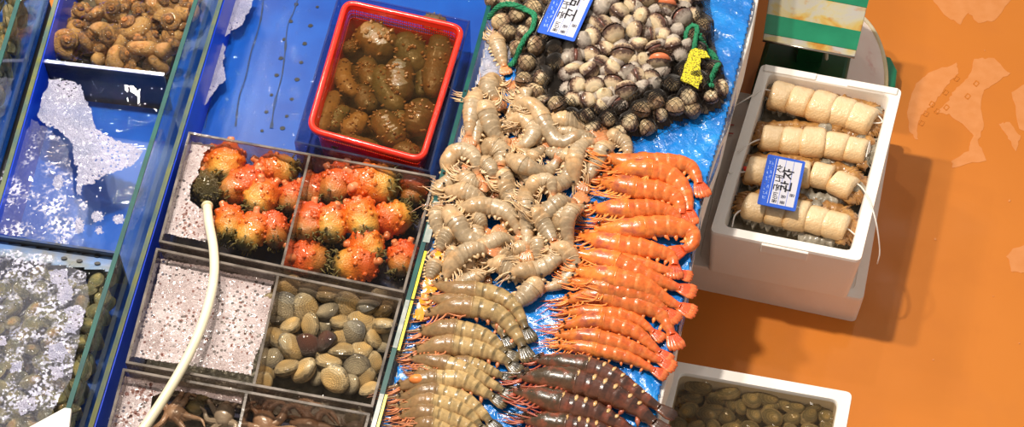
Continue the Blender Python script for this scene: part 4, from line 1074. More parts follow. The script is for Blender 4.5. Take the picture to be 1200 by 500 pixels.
# stands under the tanks
def stand(q, z1, label, ins=.004, z0=0.0, mat='stand'):
    qi = inset_quad(q, ins); m_ = MB(); prism(m_, [tuple(p) for p in qi], z0, z1 - .0005); o = centre_build(m_, 'tank_stand', MAT[mat], smooth=False); tag(o, label, 'stand'); return o
def grow_right(q, d): return q
stand(qB, ZB0, 'grey stand under the wide low tank')
stand(qA, ZA0, 'grey stand under the tall blue tank')
stand(q0, Z00, 'grey stand under the corner tank')

# ------------------------------------------------------------------ display: foam slab and blue plastic
ZD = .446
edge = [(908, -240), (883, 0), (872, 50), (862, 92), (848, 150), (833, 195), (822, 232), (812, 285), (805, 330), (797, 372), (788, 408), (777, 440), (770, 470), (766, 500), (760, 560)]
slab = [lineat(BR0, BR1, -280)] + [(x + (6 if 60 > y or y > 380 else 3), y) for x, y in edge] + [lineat(BR0, BR1, 560)]
slab[0] = (slab[0][0] + 7, slab[0][1]); slab[-1] = (slab[-1][0] + 7, slab[-1][1])
slabw = [tuple(P(x, y, .43)[:2]) for x, y in slab]
m_ = MB(); prism(m_, slabw, .30, .428)
o = centre_build(m_, 'foam_slab', MAT['foamwhite'], smooth=False); tag(o, 'white foam slab under the blue plastic sheet, edge showing at the right', 'foam slab')
bv = o.modifiers.new('b', 'BEVEL'); bv.width = .004; bv.segments = 3
m_ = MB(); cx = sum(p[0] for p in slabw) / len(slabw); cy = sum(p[1] for p in slabw) / len(slabw)
prism(m_, [(x + .03, y) if k in (0, len(slabw) - 1) else (x - .12, y) for k, (x, y) in enumerate(slabw)], 0, .2995); o = centre_build(m_, 'display_stand', MAT['stand'], smooth=False); tag(o, 'grey stand under the shrimp display', 'stand')
def crumple(x, y):
    a = noise.noise(Vector((x * 14, y * 8, 0))); b = 1 - abs(noise.noise(Vector((x * 30 + y * 9, y * 20, 5)))) * 2; d = 1 - abs(noise.noise(Vector((x * 60, y * 75 - x * 20, 9)))) * 2
    return .004 + .004 * a + .0035 * b * b + .0010 * d
sheet = [lineat(BR0, BR1, -270)] + edge[1:-1] + [lineat(BR0, BR1, 540)]
sheet[0] = (sheet[0][0] + 9, -270); sheet[-1] = (sheet[-1][0] + 9, 540)
sheet[1] = (884, -5)
sheet.insert(1, (905, -235))
m_ = polysheet(sheet, .432, 2.6, crumple)
o = m_.build('plastic_sheet', MAT['sheet']); tag(o, 'crumpled bright blue plastic sheet spread under the shrimps and cockles', 'plastic sheet')
so = o.modifiers.new('s', 'SOLIDIFY'); so.thickness = .0006
ZS = .440
# hanging flap of the sheet along the right edge
m_ = MB(); v = []; f = []; pts = catmull([P(x, y, .436) for x, y in edge[1:-1]], 80)
for i, p in enumerate(pts):
    for j in range(5):
        v.append((p.x + .002 + .0012 * j + .0025 * math.sin(i * .5 + j), p.y, .438 - .011 * j - (.006 * math.sin(i * .33) if j > 2 else 0)))
for i in range(79):
    for j in range(4): f.append((i * 5 + j, i * 5 + j + 1, (i + 1) * 5 + j + 1, (i + 1) * 5 + j))
m_.add(v, f); flap = m_.build('hanging_edge', MAT['sheet'], o)

# ------------------------------------------------------------------ shrimps
PILE = []     # (x, y, z, r)
def shrimp(pts, rpx, kind, label, group, seed, belly=1, z=ZS, name='shrimp', cat='shrimp', legs=1.0, ant=1.0, wide=1.0, drop=.62, rostrum=1.0, fan=1.0, stripes=False, orangehead=False):
    """pts: outline spine in photo pixels head to tail laid on the sheet; belly=+1: belly on the right hand when going head->tail (photo view: below when heading right)"""
    rng = random.Random(seed * 13 + 5); n = 30
    w = catmull([P(x, y, z) for x, y in pts], n); s = S(pts[0][0], pts[0][1], z); R = rpx * s
    prof = []
    for i in range(n):
        t = i / (n - 1)
        if t < .36: r = .20 + .82 * math.sin(min(1, t / .30) * PI / 2) ** 1.0
        else:
            r = 1.0 - .06 * (t - .36) / .2 if t < .56 else .94 - .68 * ((t - .56) / .44) ** 1.15
        prof.append(r)
    b = [.80 * R * p for p in prof]
    zs = []
    for i in range(n):
        zz = z + b[i]
        for (X, Y, Z, rr) in PILE:
            d = math.hypot(w[i].x - X, w[i].y - Y)
            if d < (R * prof[i] + rr) * .80:
                zz = max(zz, Z + (b[i] + rr * .8) * drop * math.sqrt(max(0, 1 - (d / ((R * prof[i] + rr) * .80)) ** 2)))
        zs.append(zz)
    for _ in range(6): zs = [max(z + b[i] * .95, (zs[max(0, i - 1)] + zs[i] * 1.2 + zs[min(n - 1, i + 1)]) / 3.2) for i in range(n)]
    w = [Vector((p.x, p.y, zs[i])) for i, p in enumerate(w)]
    # undo the perspective shift so that the raised body stays where it lies in plan
    for i in range(0, n, 2): PILE.append((w[i].x, w[i].y, w[i].z, R * prof[i] * .9))
    T = [(w[min(n - 1, i + 1)] - w[max(0, i - 1)]).normalized() for i in range(n)]
    N = [Vector((T[i].y, -T[i].x, 0)).normalized() * belly for i in range(n)]       # towards the belly (right side of travel)
    Z = Vector((0, 0, 1)); base = w[n // 2].copy(); base.z = z
    t_ = empty(name, base, label=label, cat=cat, group=group)
    seg = 16
    def body(i0, i1, nm, mats, stepped, sub=1):
        mb = MB(); v = []; uv = []; f = []; K = (i1 - i0) * 3 + 1
        for k in range(K):
            ti = i0 + k / 3; i = min(n - 2, int(ti)); fr = ti - i; p = w[i].lerp(w[i + 1], fr); nn = N[i].lerp(N[i + 1], fr); r = prof[i] * (1 - fr) + prof[i + 1] * fr; t = ti / (n - 1)
            if stepped:
                ph = ((t - .36) / .56 * 6.0) % 1.0; r *= (1.04 - .09 * ph if t < .9 else 1.0)
            else: r *= (1 + .03 * math.sin(t * 40)) * (1.06 if t > .3 else 1)
            for q in range(seg):
                a = 2 * PI * q / seg; cb = math.cos(a); sb = math.sin(a)
                rr = R * r * wide
                bb = rr * (1.0 if cb < 0 else (.90 + (.16 * cb * math.sin(PI * ph) if stepped and t < .88 else .0)))       # scalloped plates on the belly side
                v.append(p + nn * cb * bb + Z * sb * rr * .80); uv.append((t, (q / seg + .5) % 1.0 if False else abs(((q / seg) + .5) % 1 - 0)))
        for k in range(K - 1):
            for q in range(seg):
                a = k * seg + q; c_ = k * seg + (q + 1) % seg
                f.append((a, a + seg, c_ + seg, c_) if belly > 0 else (a, c_, c_ + seg, a + seg))
        f.append(tuple(range(seg))); f.append(tuple((K - 1) * seg + q for q in range(seg)))
        mb.add(v, f, uv)
        if not stepped:      # rostrum
            p = w[0] - N[0] * R * .12; d = -T[0] * 1.0 - N[0] * .12
            rl = R * 1.15 * rostrum
            tube(mb, [w[2] - N[2] * R * .62 + Z * R * .1, p - N[0] * R * .12, p + d * rl * .6, p + d * rl], [R * .22, R * .17, R * .09, R * .02], 7, u0=.0, u1=.02, flat=.8)
        return mb.build(nm, mats, t_)
    M = {'white': ('white_shrimp', 'white_leg', 'white_ant'), 'green': ('green_shrimp', 'green_leg', 'green_leg'), 'orange': ('orange_shrimp', 'orange_leg', 'orange_ant'), 'tiger': ('tiger_shrimp', 'tiger_leg', 'tiger_leg')}[kind]
    bm, lm, am = (MAT[k] for k in M)
    cara = body(0, 11, 'carapace', bm, False); body(10, 27, 'abdomen', bm, True)
    # tail fan
    mb = MB(); e = w[n - 1]; e0 = w[26]; d = (w[n - 1] - w[n - 4]).normalized(); d.z *= .3; d.normalize(); side = Vector((-d.y, d.x, 0))
    body_end = w[26]
    for a, ln in ((-.55, 1.0), (-.28, 1.15), (0, 1.1), (.28, 1.15), (.55, 1.0)):
        a *= .62 * fan; dd = (d * math.cos(a) + side * math.sin(a)).normalized(); L = R * 2.1 * ln * .72; st = body_end + side * a * R * .5 + Z * (.05 * R * (1 - abs(a)))
        full = (w[n - 1] - body_end).length + R * .7 * ln
        ss = [st, st + dd * full * .35, st + dd * full * .75, st + dd * full]
        tube(mb, ss, [R * .22, R * .30, R * .32, R * .12], 8, flat=.32, u0=.92, u1=1)
    mb.build('tail_fan', bm, t_)
    # eyes on short stalks
    for sg in (1, -1):
        mb = MB(); p = w[2] - T[2] * R * .15 - N[2] * R * (.18) + Z * sg * R * .42
        q = p - T[2] * R * .25 + Z * sg * R * .12
        sphere(mb, q, R * .155, 8, 6); mb.build('eye', MAT['eye'], cara)
    # walking legs
    mb = MB()
    for k in range({'white': 8, 'orange': 11, 'green': 9, 'tiger': 13}[kind]):
        i = 2 + k; i = min(i, 10); p = w[i] + N[i] * R * prof[i] * .75 + Z * rng.uniform(-.25, .3) * R
        fwd = -T[i] * rng.uniform(.2, 1.3); out = N[i] * rng.uniform(.35, .8)
        l1 = R * rng.uniform(.6, 1.0) * legs; k1 = p + (out + fwd * .6) * l1 + Z * R * rng.uniform(-.1, .25); k2 = k1 + (-T[i] * rng.uniform(.8, 1.6) + N[i] * rng.uniform(-.3, .3)) * l1 * 1.1 + Z * R * rng.uniform(-.2, .1)
        k1.z = max(k1.z, z + .002); k2.z = max(k2.z, z + .0015)
        tube(mb, catmull([p, k1, k2], 7), [R * .10, R * .09, R * .08, R * .07, R * .06, R * .05, R * .03], 5)
    for k in range(5):       # mouthparts pointing forwards
        p = w[1] + N[1] * R * rng.uniform(.1, .4) + Z * rng.uniform(-.2, .3) * R; q = p - T[1] * R * rng.uniform(.8, 1.5) * legs + N[1] * R * rng.uniform(-.25, .45)
        tube(mb, catmull([p, (p + q) / 2 + N[1] * R * .15, q], 6), [R * .11, R * .10, R * .09, R * .07, R * .05, R * .02], 5, flat=.6)
    mb.build('walking_legs', lm, t_)
    mb = MB()
    for k in range(5):
        i = 12 + k * 3; p = w[i] + N[i] * R * prof[i] * .78; q = p + (N[i] * .55 + T[i] * rng.uniform(-.2, .5)) * R * .75 * legs; q.z = max(z + .002, q.z - R * .15)
        tube(mb, [p, (p + q) / 2, q], [R * .15, R * .19, R * .06], 6, flat=.5)
    mb.build('swimmerets', lm, t_)
    # antennae
    for k in range(2):
        mb = MB(); p = w[0] + Z * R * .15 * (1 - 2 * k); a0 = math.atan2(-T[0].y, -T[0].x) + rng.uniform(-.35, .35); L = R * rng.uniform(3.0, 5.5) * ant; pp = [p]
        for q in range(1, 6):
            a0 += rng.uniform(-.28, .28); pp.append(pp[-1] + Vector((math.cos(a0), math.sin(a0), 0)) * L / 5); pp[-1].z = max(z + .0015, pp[-1].z - R * .12)
        tube(mb, catmull(pp, 16), [.00095 - .0004 * q / 15 for q in range(16)], 4); mb.build('antenna', am, cara)
    if stripes:
        for k in range(6):
            mb = MB(); t = .40 + k * .085; i = int(t * (n - 1)); q0 = w[i] - N[i] * R * prof[i] * .80 + Z * R * prof[i] * .50; q1 = w[i] - N[i] * R * prof[i] * .45 + Z * R * prof[i] * .735; q2 = w[i] - N[i] * R * prof[i] * .12 + Z * R * prof[i] * .80
            tube(mb, [q0, q1, q2], [R * .10, R * .16, R * .08], 7, flat=.4)
            mb.build('tan_spot', MAT['tiger_spot'], t_)
    if orangehead:
        mb = MB(); sphere(mb, w[6] + Z * R * .5, R * .62, 12, 8, (1.3, .8, .6)); mb.build('orange_roe', MAT['orange_head'], cara)
    return t_

# white shrimps, lower ones first
Wl = [
 ([(516, 240), (512, 262), (520, 290)], 9, 1, 'olive tinted'), ([(534, 276), (524, 284), (512, 298)], 9, 1, 'short'), ([(536, 292), (528, 306), (524, 318)], 8, 1, 'short'),
 ([(562, 122), (560, 150), (556, 184)], 9, -1, 'straight'), ([(604, 120), (614, 132), (622, 150)], 9, 1, 'short'), ([(612, 104), (616, 118), (616, 134)], 8, 1, 'short'),
 ([(548, 262), (560, 264), (570, 274)], 9, 1, 'short'), ([(582, 302), (598, 312), (618, 316)], 9, -1, 'straight'), ([(580, 208), (594, 220), (606, 236)], 9, 1, 'straight'),
 ([(628, 278), (630, 296), (627, 314)], 8, 1, 'straight'), ([(622, 200), (628, 186), (640, 176)], 8, 1, 'short'), ([(640, 312), (650, 300), (648, 286)], 8, 1, 'short'),
 ([(572, 322), (550, 332), (524, 341)], 9, 1, 'straight'), ([(628, 220), (646, 226), (664, 214), (667, 194)], 10, -1, 'curved'), ([(644, 276), (656, 268), (666, 250)], 10, 1, 'curved'),
 ([(540, 210), (552, 222), (566, 226)], 10, 1, 'short'), ([(578, 40), (584, 60), (592, 84)], 9, 1, 'yellowish'), ([(668, 188), (674, 178), (690, 172), (706, 176)], 9, 1, 'curved'),
 ([(600, 196), (616, 212), (624, 232)], 9, -1, 'straight'), ([(684, 240), (672, 258), (664, 276), (672, 304)], 9, 1, 'straight'), ([(556, 196), (572, 204), (580, 222)], 9, 1, 'bent'),
 ([(590, 100), (578, 100), (573, 114), (584, 130)], 11, -1, 'curled'), ([(562, 112), (556, 132), (552, 152), (550, 176)], 10, -1, 'straight'), ([(570, 128), (571, 148), (582, 166), (604, 170)], 11, -1, 'hooked'),
 ([(642, 146), (656, 152), (676, 154), (700, 155)], 10, 1, 'straight'), ([(590, 150), (610, 148), (626, 160), (616, 177), (590, 177)], 10, 1, 'curled'), ([(596, 142), (610, 135), (628, 142), (642, 162), (658, 176), (680, 170), (704, 162)], 10, 1, 'long curving'),
 ([(562, 184), (576, 180), (588, 188), (586, 204)], 13, 1, 'fat'), ([(522, 210), (527, 192), (542, 185), (556, 196), (560, 218)], 10, 1, 'arched'), ([(596, 188), (602, 200), (618, 212), (640, 206), (658, 190)], 11, -1, 'bowed'),
 ([(718, 166), (708, 182), (696, 202), (684, 222)], 10, 1, 'straight'), ([(674, 222), (674, 196), (686, 180), (704, 178)], 10, 1, 'arched'), ([(704, 162), (718, 165), (732, 172), (738, 188)], 9, 1, 'curved'),
 ([(520, 228), (538, 234), (562, 241), (584, 250)], 11, 1, 'straight'), ([(530, 252), (552, 254), (578, 252), (600, 264), (614, 286)], 11, 1, 'bent'), ([(584, 222), (598, 238), (616, 258)], 10, 1, 'straight'),
 ([(522, 246), (532, 268), (546, 286), (566, 290), (584, 280)], 11, -1, 'bowed'), ([(538, 304), (560, 302), (586, 291), (612, 282)], 10, -1, 'straight'), ([(600, 252), (618, 256), (636, 260), (656, 250), (680, 236)], 11, -1, 'bowed'),
 ([(618, 240), (628, 226), (644, 226), (648, 242)], 9, 1, 'curled'), ([(612, 226), (615, 250), (618, 276), (617, 306)], 9, 1, 'upright'), ([(622, 262), (638, 276), (650, 298)], 10, 1, 'slanting'),
 ([(520, 330), (534, 314), (556, 306), (578, 306)], 11, 1, 'curved'), ([(570, 314), (588, 320), (604, 326), (622, 330)], 11, 1, 'straight'), ([(596, 332), (620, 324), (646, 316), (668, 300)], 11, -1, 'straight'),
 ([(640, 300), (658, 304), (671, 318), (660, 334), (630, 342)], 10, 1, 'hooked'), ([(632, 330), (622, 346), (606, 358), (594, 360)], 12, 1, 'fat'), ([(514, 306), (508, 318), (502, 332)], 9, 1, 'short'),
]
rf = random.Random(41); extra = []
for x, y in poisson([(560, 120), (600, 110), (640, 150), (700, 165), (710, 190), (670, 235), (655, 300), (620, 320), (540, 325), (512, 290), (520, 230), (535, 180)], 30, rf):
    a = rf.uniform(0, 6.28); L = rf.uniform(24, 32); k = rf.uniform(-.6, .6)
    extra.append(([(x - L * math.cos(a), y - L * math.sin(a) * .8), (x + k * 14 * math.sin(a), y - k * 12 * math.cos(a)), (x + L * math.cos(a), y + L * math.sin(a) * .8)], 9, 1, 'half-buried'))
Wl = extra + Wl
items = []
for i, (pts, r, b, adj_) in enumerate(Wl):
    o = shrimp(pts, r * 1.1, 'white', None, 'pale grey shrimps in the heap', i, belly=b, legs=1.25, ant=.6, rostrum=1.3); c = pts[len(pts) // 2]; items.append((o, c[0], c[1], adj_ + ' pale'))
label_rows(items, 'shrimp', 'in the heap', 22)

Gl = [([(506, 333), (536, 345), (578, 350), (604, 366), (620, 396)], 11), ([(500, 350), (530, 358), (568, 364), (596, 404)], 10), ([(498, 371), (538, 367), (582, 374), (604, 394), (617, 418)], 12),
      ([(490, 392), (532, 392), (570, 400), (592, 416), (600, 420)], 12), ([(520, 426), (556, 432), (594, 444)], 9), ([(484, 414), (526, 410), (568, 416), (590, 424), (604, 434)], 12),
      ([(478, 421), (520, 431), (562, 446), (598, 464)], 10), ([(484, 438), (500, 438), (520, 444)], 7), ([(464, 457), (502, 451), (542, 452), (570, 464), (586, 472)], 12),
      ([(464, 469), (510, 466), (544, 473), (566, 488), (580, 503)], 11), ([(464, 479), (510, 480), (546, 487), (568, 508)], 11), ([(466, 489), (505, 494), (545, 502), (570, 520)], 11), ([(466, 503), (505, 508), (545, 518), (570, 536)], 10)]
gl_names = ['topmost', 'slim half-hidden second', 'third', 'fourth', 'small half-hidden fifth', 'sixth', 'seventh, slimmer', 'short half-hidden eighth', 'ninth, orange-headed', 'tenth', 'eleventh', 'twelfth', 'lowest']
order = [1, 4, 7, 0, 2, 3, 5, 6, 8, 9, 10, 11, 12]
for i in order:
    pts, r = Gl[i]
    shrimp(pts, r * 1.1, 'green', '%s tan striped prawn counting down the column beside the tank rim' % gl_names[i], 'tan striped prawns beside the tank rim', 100 + i, name='prawn', cat='prawn', legs=1.4, ant=.5, drop=.35, rostrum=1.9, orangehead=(i == 8), fan=.7)

Ol = [([(706, 193), (736, 198), (776, 197), (808, 200), (822, 226)], 12, 'topmost'), ([(712, 205), (744, 208), (782, 212), (802, 230), (808, 258)], 12, 'second from the top'), ([(700, 214), (740, 227), (776, 231), (794, 240), (799, 262)], 13, 'third from the top'),
      ([(690, 246), (728, 252), (772, 250), (792, 258), (796, 272)], 12, 'fourth from the top'), ([(696, 270), (738, 275), (778, 271), (808, 276), (810, 290), (790, 300)], 13, 'fifth, with tail curled back'), ([(678, 277), (716, 292), (758, 297), (786, 304), (790, 322)], 12, 'sixth from the top'),
      ([(668, 302), (712, 306), (756, 314), (804, 325)], 9, 'seventh, slim'), ([(672, 304), (716, 314), (754, 328), (806, 343)], 12, 'eighth from the top'), ([(670, 322), (714, 338), (754, 346), (806, 366)], 12, 'ninth from the top'),
      ([(666, 332), (704, 346), (754, 356), (788, 376)], 11, 'tenth from the top'), ([(660, 355), (700, 352), (744, 362), (774, 372), (791, 404)], 12, 'eleventh from the top'), ([(660, 367), (700, 371), (742, 376), (772, 396)], 9, 'twelfth, half hidden'),
      ([(656, 384), (700, 382), (742, 392), (764, 408), (780, 421)], 10, 'thirteenth from the top'), ([(650, 394), (694, 401), (742, 412), (784, 430)], 10, 'fourteenth from the top'), ([(650, 406), (694, 413), (740, 424), (775, 440)], 9, 'lowest')]
for i in [6, 11, 14, 0, 1, 2, 3, 5, 4, 7, 10, 9, 8, 13, 12]:
    pts, r, nm = Ol[i]
    shrimp(pts, r * 1.12, 'orange', '%s of the bright orange prawns on the right of the sheet' % nm, 'orange prawns on the right of the sheet', 200 + i, name='prawn', cat='prawn', legs=1.35, ant=.75, drop=.4, rostrum=1.8, fan=.8)
Tl = [([(624, 423), (664, 432), (706, 442), (748, 466), (782, 486)], 14, 'dark tiger prawn topmost of its group, bare tail pointing at the clam box'), ([(606, 444), (652, 451), (702, 463), (744, 482), (776, 506)], 17, 'largest dark tiger prawn with tan spots, second in its group'),
      ([(602, 460), (650, 478), (700, 490), (750, 512)], 16, 'dark tiger prawn third in its group, red feelers fanned left'), ([(610, 492), (656, 504), (706, 512), (748, 530)], 15, 'lowest dark tiger prawn, cut by the bottom photo edge')]
for i, (pts, r, lab) in enumerate(Tl):
    shrimp(pts, r, 'tiger', lab, 'dark tiger prawns', 300 + i, name='prawn', cat='prawn', legs=1.25, ant=.6, drop=.3, rostrum=1.5, stripes=True, fan=.45)

# clear crumpled bag between tank rim and shrimps
m_ = polysheet([(572, 38), (586, 40), (600, 64), (592, 84), (578, 100), (572, 130), (560, 190), (540, 215), (520, 225), (528, 190), (546, 140), (560, 90)], ZS + .001, 2.2, lambda x, y: .004 + .007 * abs(noise.noise(Vector((x * 55, y * 55, 0)))) + .005 * noise.noise(Vector((x * 20, y * 20, 3))))
o = m_.build('clear_bag', MAT['clearbag']); tag(o, 'crumpled clear plastic bag between the teal rim and the pale shrimps', 'plastic bag')
# tapes and amber plastic along the rim
def tape(y0, y1, off, w, mat, label, zz=ZB1):
    a, b = P(*lineat(BR0, BR1, y0), zz), P(*lineat(BR0, BR1, y1), zz); s = S(500, 300, zz); m_ = MB(); e = (b - a).normalized(); n_ = Vector((-e.y, e.x, 0))
    if n_.x < 0: n_ = -n_
    pts = [a + n_ * off * s, b + n_ * off * s, b + n_ * (off + w) * s, a + n_ * (off + w) * s]; prism(m_, [p[:2] for p in pts], zz + .0002, zz + .0012)
    o = centre_build(m_, 'tape', MAT[mat], smooth=False); tag(o, label, 'tape')
tape(236, 284, -4, 8, 'tapegrey', 'frosted strip of tape high on the teal rim')
tape(352, 408, -5, 5, 'tapegrey', 'frosted strip of tape beside the clams on the teal rim')
tape(462, 520, -5, 5, 'tapegrey', 'lowest frosted strip of tape on the teal rim')
tape(294, 350, 1, 3, 'tapeyellow', 'upper yellow strip of tape on the teal rim')
tape(352, 410, 1, 3, 'tapeyellow', 'middle yellow strip of tape on the teal rim')
tape(462, 520, 1, 3, 'tapeyellow', 'lowest yellow strip of tape on the teal rim')
m_ = polysheet([(512, 292), (520, 300), (514, 330), (508, 352), (494, 376), (484, 372), (492, 350), (502, 316)], .449, 2, lambda x, y: .003 * noise.noise(Vector((x * 70, y * 50, 0))))
o = m_.build('plastic_wrap', MAT['amber']); tag(o, 'amber yellow plastic wrap tucked beside the teal rim', 'plastic wrap')
m_ = polysheet([(514, 318), (528, 312), (540, 330), (528, 352), (514, 376), (500, 380), (506, 350)], .444, 2, lambda x, y: .004 * noise.noise(Vector((x * 60, y * 60, 4))))
o = m_.build('plastic_wrap', MAT['violetplastic']); tag(o, 'dark blue plastic fold beside the amber wrap under the shrimps', 'plastic wrap')

# ------------------------------------------------------------------ cockles and net bag
BAG = [(572, -30), (572, 4), (583, 26), (596, 58), (604, 84), (620, 118), (640, 136), (662, 148), (700, 160), (735, 163), (762, 156), (792, 143), (820, 135), (845, 127), (852, 108), (848, 92), (838, 60), (826, 20), (820, -30)]
bagw = [tuple(P(x, y, ZS)[:2]) for x, y in BAG]
def mound(x, y):
    if not inpoly(x, y, bagw): return 0.0
    d = edgedist(x, y, bagw); return .028 * (1 - math.exp(-d / .035))
tb = None
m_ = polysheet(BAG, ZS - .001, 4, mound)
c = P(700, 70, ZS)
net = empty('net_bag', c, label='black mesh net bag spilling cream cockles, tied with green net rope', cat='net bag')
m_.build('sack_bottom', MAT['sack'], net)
rng = random.Random(77)
def zmound(x, y):    # pixel -> centre height for a shell of given radius
    p = P(x, y, ZS + .02); return ZS + mound(p.x, p.y)
mouth = [(703, 7, 15), (726, 15, 13), (741, 6, 11), (760, -3, 13), (782, 4, 13), (752, 20, 13), (737, 26, 10), (772, 26, 13), (798, 20, 14), (811, 18, 11), (803, 3, 10), (746, 36, 13), (707, 29, 13), (718, 39, 15), (695, 28, 11), (694, 44, 13), (682, 49, 14), (778, 41, 11),
         (762, 41, 10), (709, 58, 12), (730, 62, 15), (749, 53, 12), (767, 56, 12), (788, 54, 12), (773, 70, 15), (754, 71, 11), (741, 71, 10), (694, 63, 12), (674, 66, 12), (704, 74, 12), (691, 83, 13), (717, 81, 13), (736, 84, 12), (747, 89, 12), (763, 90, 11), (671, 83, 12),
         (676, 101, 13), (696, 101, 13), (720, 97, 13), (734, 106, 15), (753, 101, 10), (707, 112, 12), (672, 116, 11), (688, 118, 12), (721, 121, 12), (704, 125, 10), (716, -6, 12), (738, -10, 12), (800, -12, 12), (690, 12, 10)]
opened = {3: 3, 24: 3, 20: 2, 36: 1, 30: 2, 37: 1, 12: 2, 7: 1, 11: 2, 4: 3}
items = []; CS = []
for i, (x, y, r) in enumerate(mouth):
    z = zmound(x, y) + r * .0017 * .75 + (.004 if r > 12 else 0)
    nm = 'cream' if (i in opened or i % 4) else 'grey'; v_ = opened.get(i, 0)
    if not v_ and i % 5 > 1: v_ = 1 + i % 2
    rot = (rng.uniform(-.7, .7), rng.uniform(-.7, .7), rng.uniform(0, 6.28))
    if v_: rot = (1.1 + rng.uniform(-.4, .4), rng.uniform(-.4, .4), rng.uniform(0, 6.28) if v_ != 3 else PI + rng.uniform(-.4, .4))
    o = place_shell((nm, v_), x, y, r * .98, z, rng, 'cockle', None, 'cockle', 'loose cockles in the mouth of the net bag', rot=rot)
    w = o.location; CS.append((w.x, w.y, w.z, r * .0017))
    items.append((o, x, y, {'cream': 'cream', 'grey': 'greyish'}[nm] + ('' if v_ == 0 else ' seam-up') if v_ < 3 else 'open orange-fleshed'))
vis = [t for t in items if t[2] > -4]
for t in items:
    if t[2] <= -4: t[0]['label'] = 'cream cockle just beyond the top photo edge in the bag mouth'
label_rows(vis, 'cockle', 'in the open bag mouth', 15)
for x, y in poisson([(690, -10), (815, -12), (805, 60), (770, 100), (730, 125), (665, 118), (660, 60), (690, 40)], 15, rng):
    z = zmound(x, y) + .010
    place_shell(('grey', 0), x, y, 11, z, rng, 'cockle', 'greyish cockle showing only through gaps under the mouth\'s loose cockles', 'cockle', 'under layer cockles in the bag mouth', tilt=.7)
MOUTH = [(664, -30), (664, 40), (656, 66), (655, 100), (660, 122), (680, 133), (706, 136), (735, 130), (758, 114), (784, 88), (800, 66), (815, 40), (822, -30)]
ring_pts = []
inner = [(x * 1.0, y * 1.0) for x, y in MOUTH]
cand = poisson([(BAG[i][0] + (4 if BAG[i][0] < 640 else (-4 if BAG[i][0] > 780 else 0)), BAG[i][1] - (4 if BAG[i][1] > 100 else 0)) for i in range(len(BAG))], 17.5, rng, exist=[(m[0], m[1]) for m in mouth], tries=9000)
items = []
for x, y in cand:
    if inpoly(x, y, inner): continue
    r = rng.uniform(9.5, 12.5); z = zmound(x, y) + r * .0017 * .72
    o = place_shell('net' if rng.random() < .75 else 'net2', x, y, r, z, rng, 'cockle', None, 'cockle', 'cockles covered by the black netting', tilt=1.0)
    w = o.location; CS.append((w.x, w.y, w.z, r * .0017)); items.append((o, x, y))
for o, x, y in items:
    pass
lft = [(o, x, y, 'netted tan') for o, x, y in items if x < 672]; rgt = [(o, x, y, 'netted tan') for o, x, y in items if x >= 672]
label_rows([t for t in lft if t[2] > -5], 'cockle', 'in the bag\'s left part', 17); label_rows([t for t in rgt if t[2] > -5], 'cockle', 'in the bag\'s right part', 17)
for t in lft + rgt:
    if t[2] <= -5: t[0]['label'] = 'netted tan cockle just beyond the top photo edge'
# netting draped over them
def shell_h(x, y):
    h = ZS + mound(x, y) + .001
    for (X, Y, Z_, r) in CS:
        d2 = (x - X) ** 2 + (y - Y) ** 2
        if d2 < (r * 1.25) ** 2: h = max(h, Z_ - r * .15 + math.sqrt(max(0, (r * 1.25) ** 2 - d2)) * .86)
    return h
def netting(outer, hole, step, thick, nm, extra=None, z=ZS + .02):
    ow = [tuple(P(x, y, z)[:2]) for x, y in outer]; hw = [tuple(P(x, y, z)[:2]) for x, y in hole] if hole else None
    st = step * S(700, 80, z); xs = [p[0] for p in ow]; ys = [p[1] for p in ow]; ca = math.cos(.7); sa = math.sin(.7)
    cx, cy = (min(xs) + max(xs)) / 2, (min(ys) + max(ys)) / 2; R_ = max(max(xs) - min(xs), max(ys) - min(ys)) * .75; nn = int(R_ / st)
    idx = {}; v = []; f = []
    def pos(i, j):
        u = i * st; w_ = j * st; jx = noise.noise(Vector((u * 40, w_ * 40, 1))) * st * .8; jy = noise.noise(Vector((u * 40, w_ * 40, 7))) * st * .8
        return cx + u * ca - w_ * sa + jx, cy + u * sa + w_ * ca + jy
    def vid(i, j):
        if (i, j) not in idx:
            x, y = pos(i, j); h = shell_h(x, y) + (extra(x, y) if extra else 0) + .0012; idx[(i, j)] = len(v); v.append((x, y, h))
        return idx[(i, j)]
    for i in range(-nn, nn):
        for j in range(-nn, nn):
            x, y = pos(i + .5, j + .5)
            if inpoly(x, y, ow) and not (hw and inpoly(x, y, hw)): f.append((vid(i, j), vid(i + 1, j), vid(i + 1, j + 1), vid(i, j + 1)))
    m_ = MB(); m_.add(v, f); o = m_.build(nm, MAT['net'], net, smooth=False)
    wf = o.modifiers.new('w', 'WIREFRAME'); wf.thickness = thick; wf.use_even_offset = False; wf.use_boundary = True
    return o
netting(BAG, MOUTH, 5.0, .0013, 'netting')
fold = lambda x, y: .004 + .006 * noise.noise(Vector((x * 45, y * 45, 2)))
RING = [(640, -20), (648, 40), (636, 62), (646, 100), (656, 130), (680, 146), (716, 150), (752, 138), (786, 112), (806, 90), (800, 66), (784, 90), (758, 116), (734, 132), (706, 138), (680, 135), (660, 124), (654, 98), (654, 62), (664, 40), (666, -20)]
netting(RING, None, 2.6, .0018, 'folded_netting', fold)
netting([(800, 66), (812, 40), (820, -20), (830, -20), (836, 40), (846, 90), (830, 110), (790, 120), (760, 130), (786, 96)], None, 2.5, .0018, 'folded_netting', fold)
netting([(636, 62), (664, 44), (656, 66), (656, 100), (662, 124), (640, 110), (632, 84)], None, 2.0, .0018, 'folded_netting', lambda x, y: .010 + .005 * noise.noise(Vector((x * 55, y * 35, 8))))
def hpx(x, y, dz): p = P(x, y, ZS + .04); return Vector((p.x, p.y, shell_h(p.x, p.y) + dz))
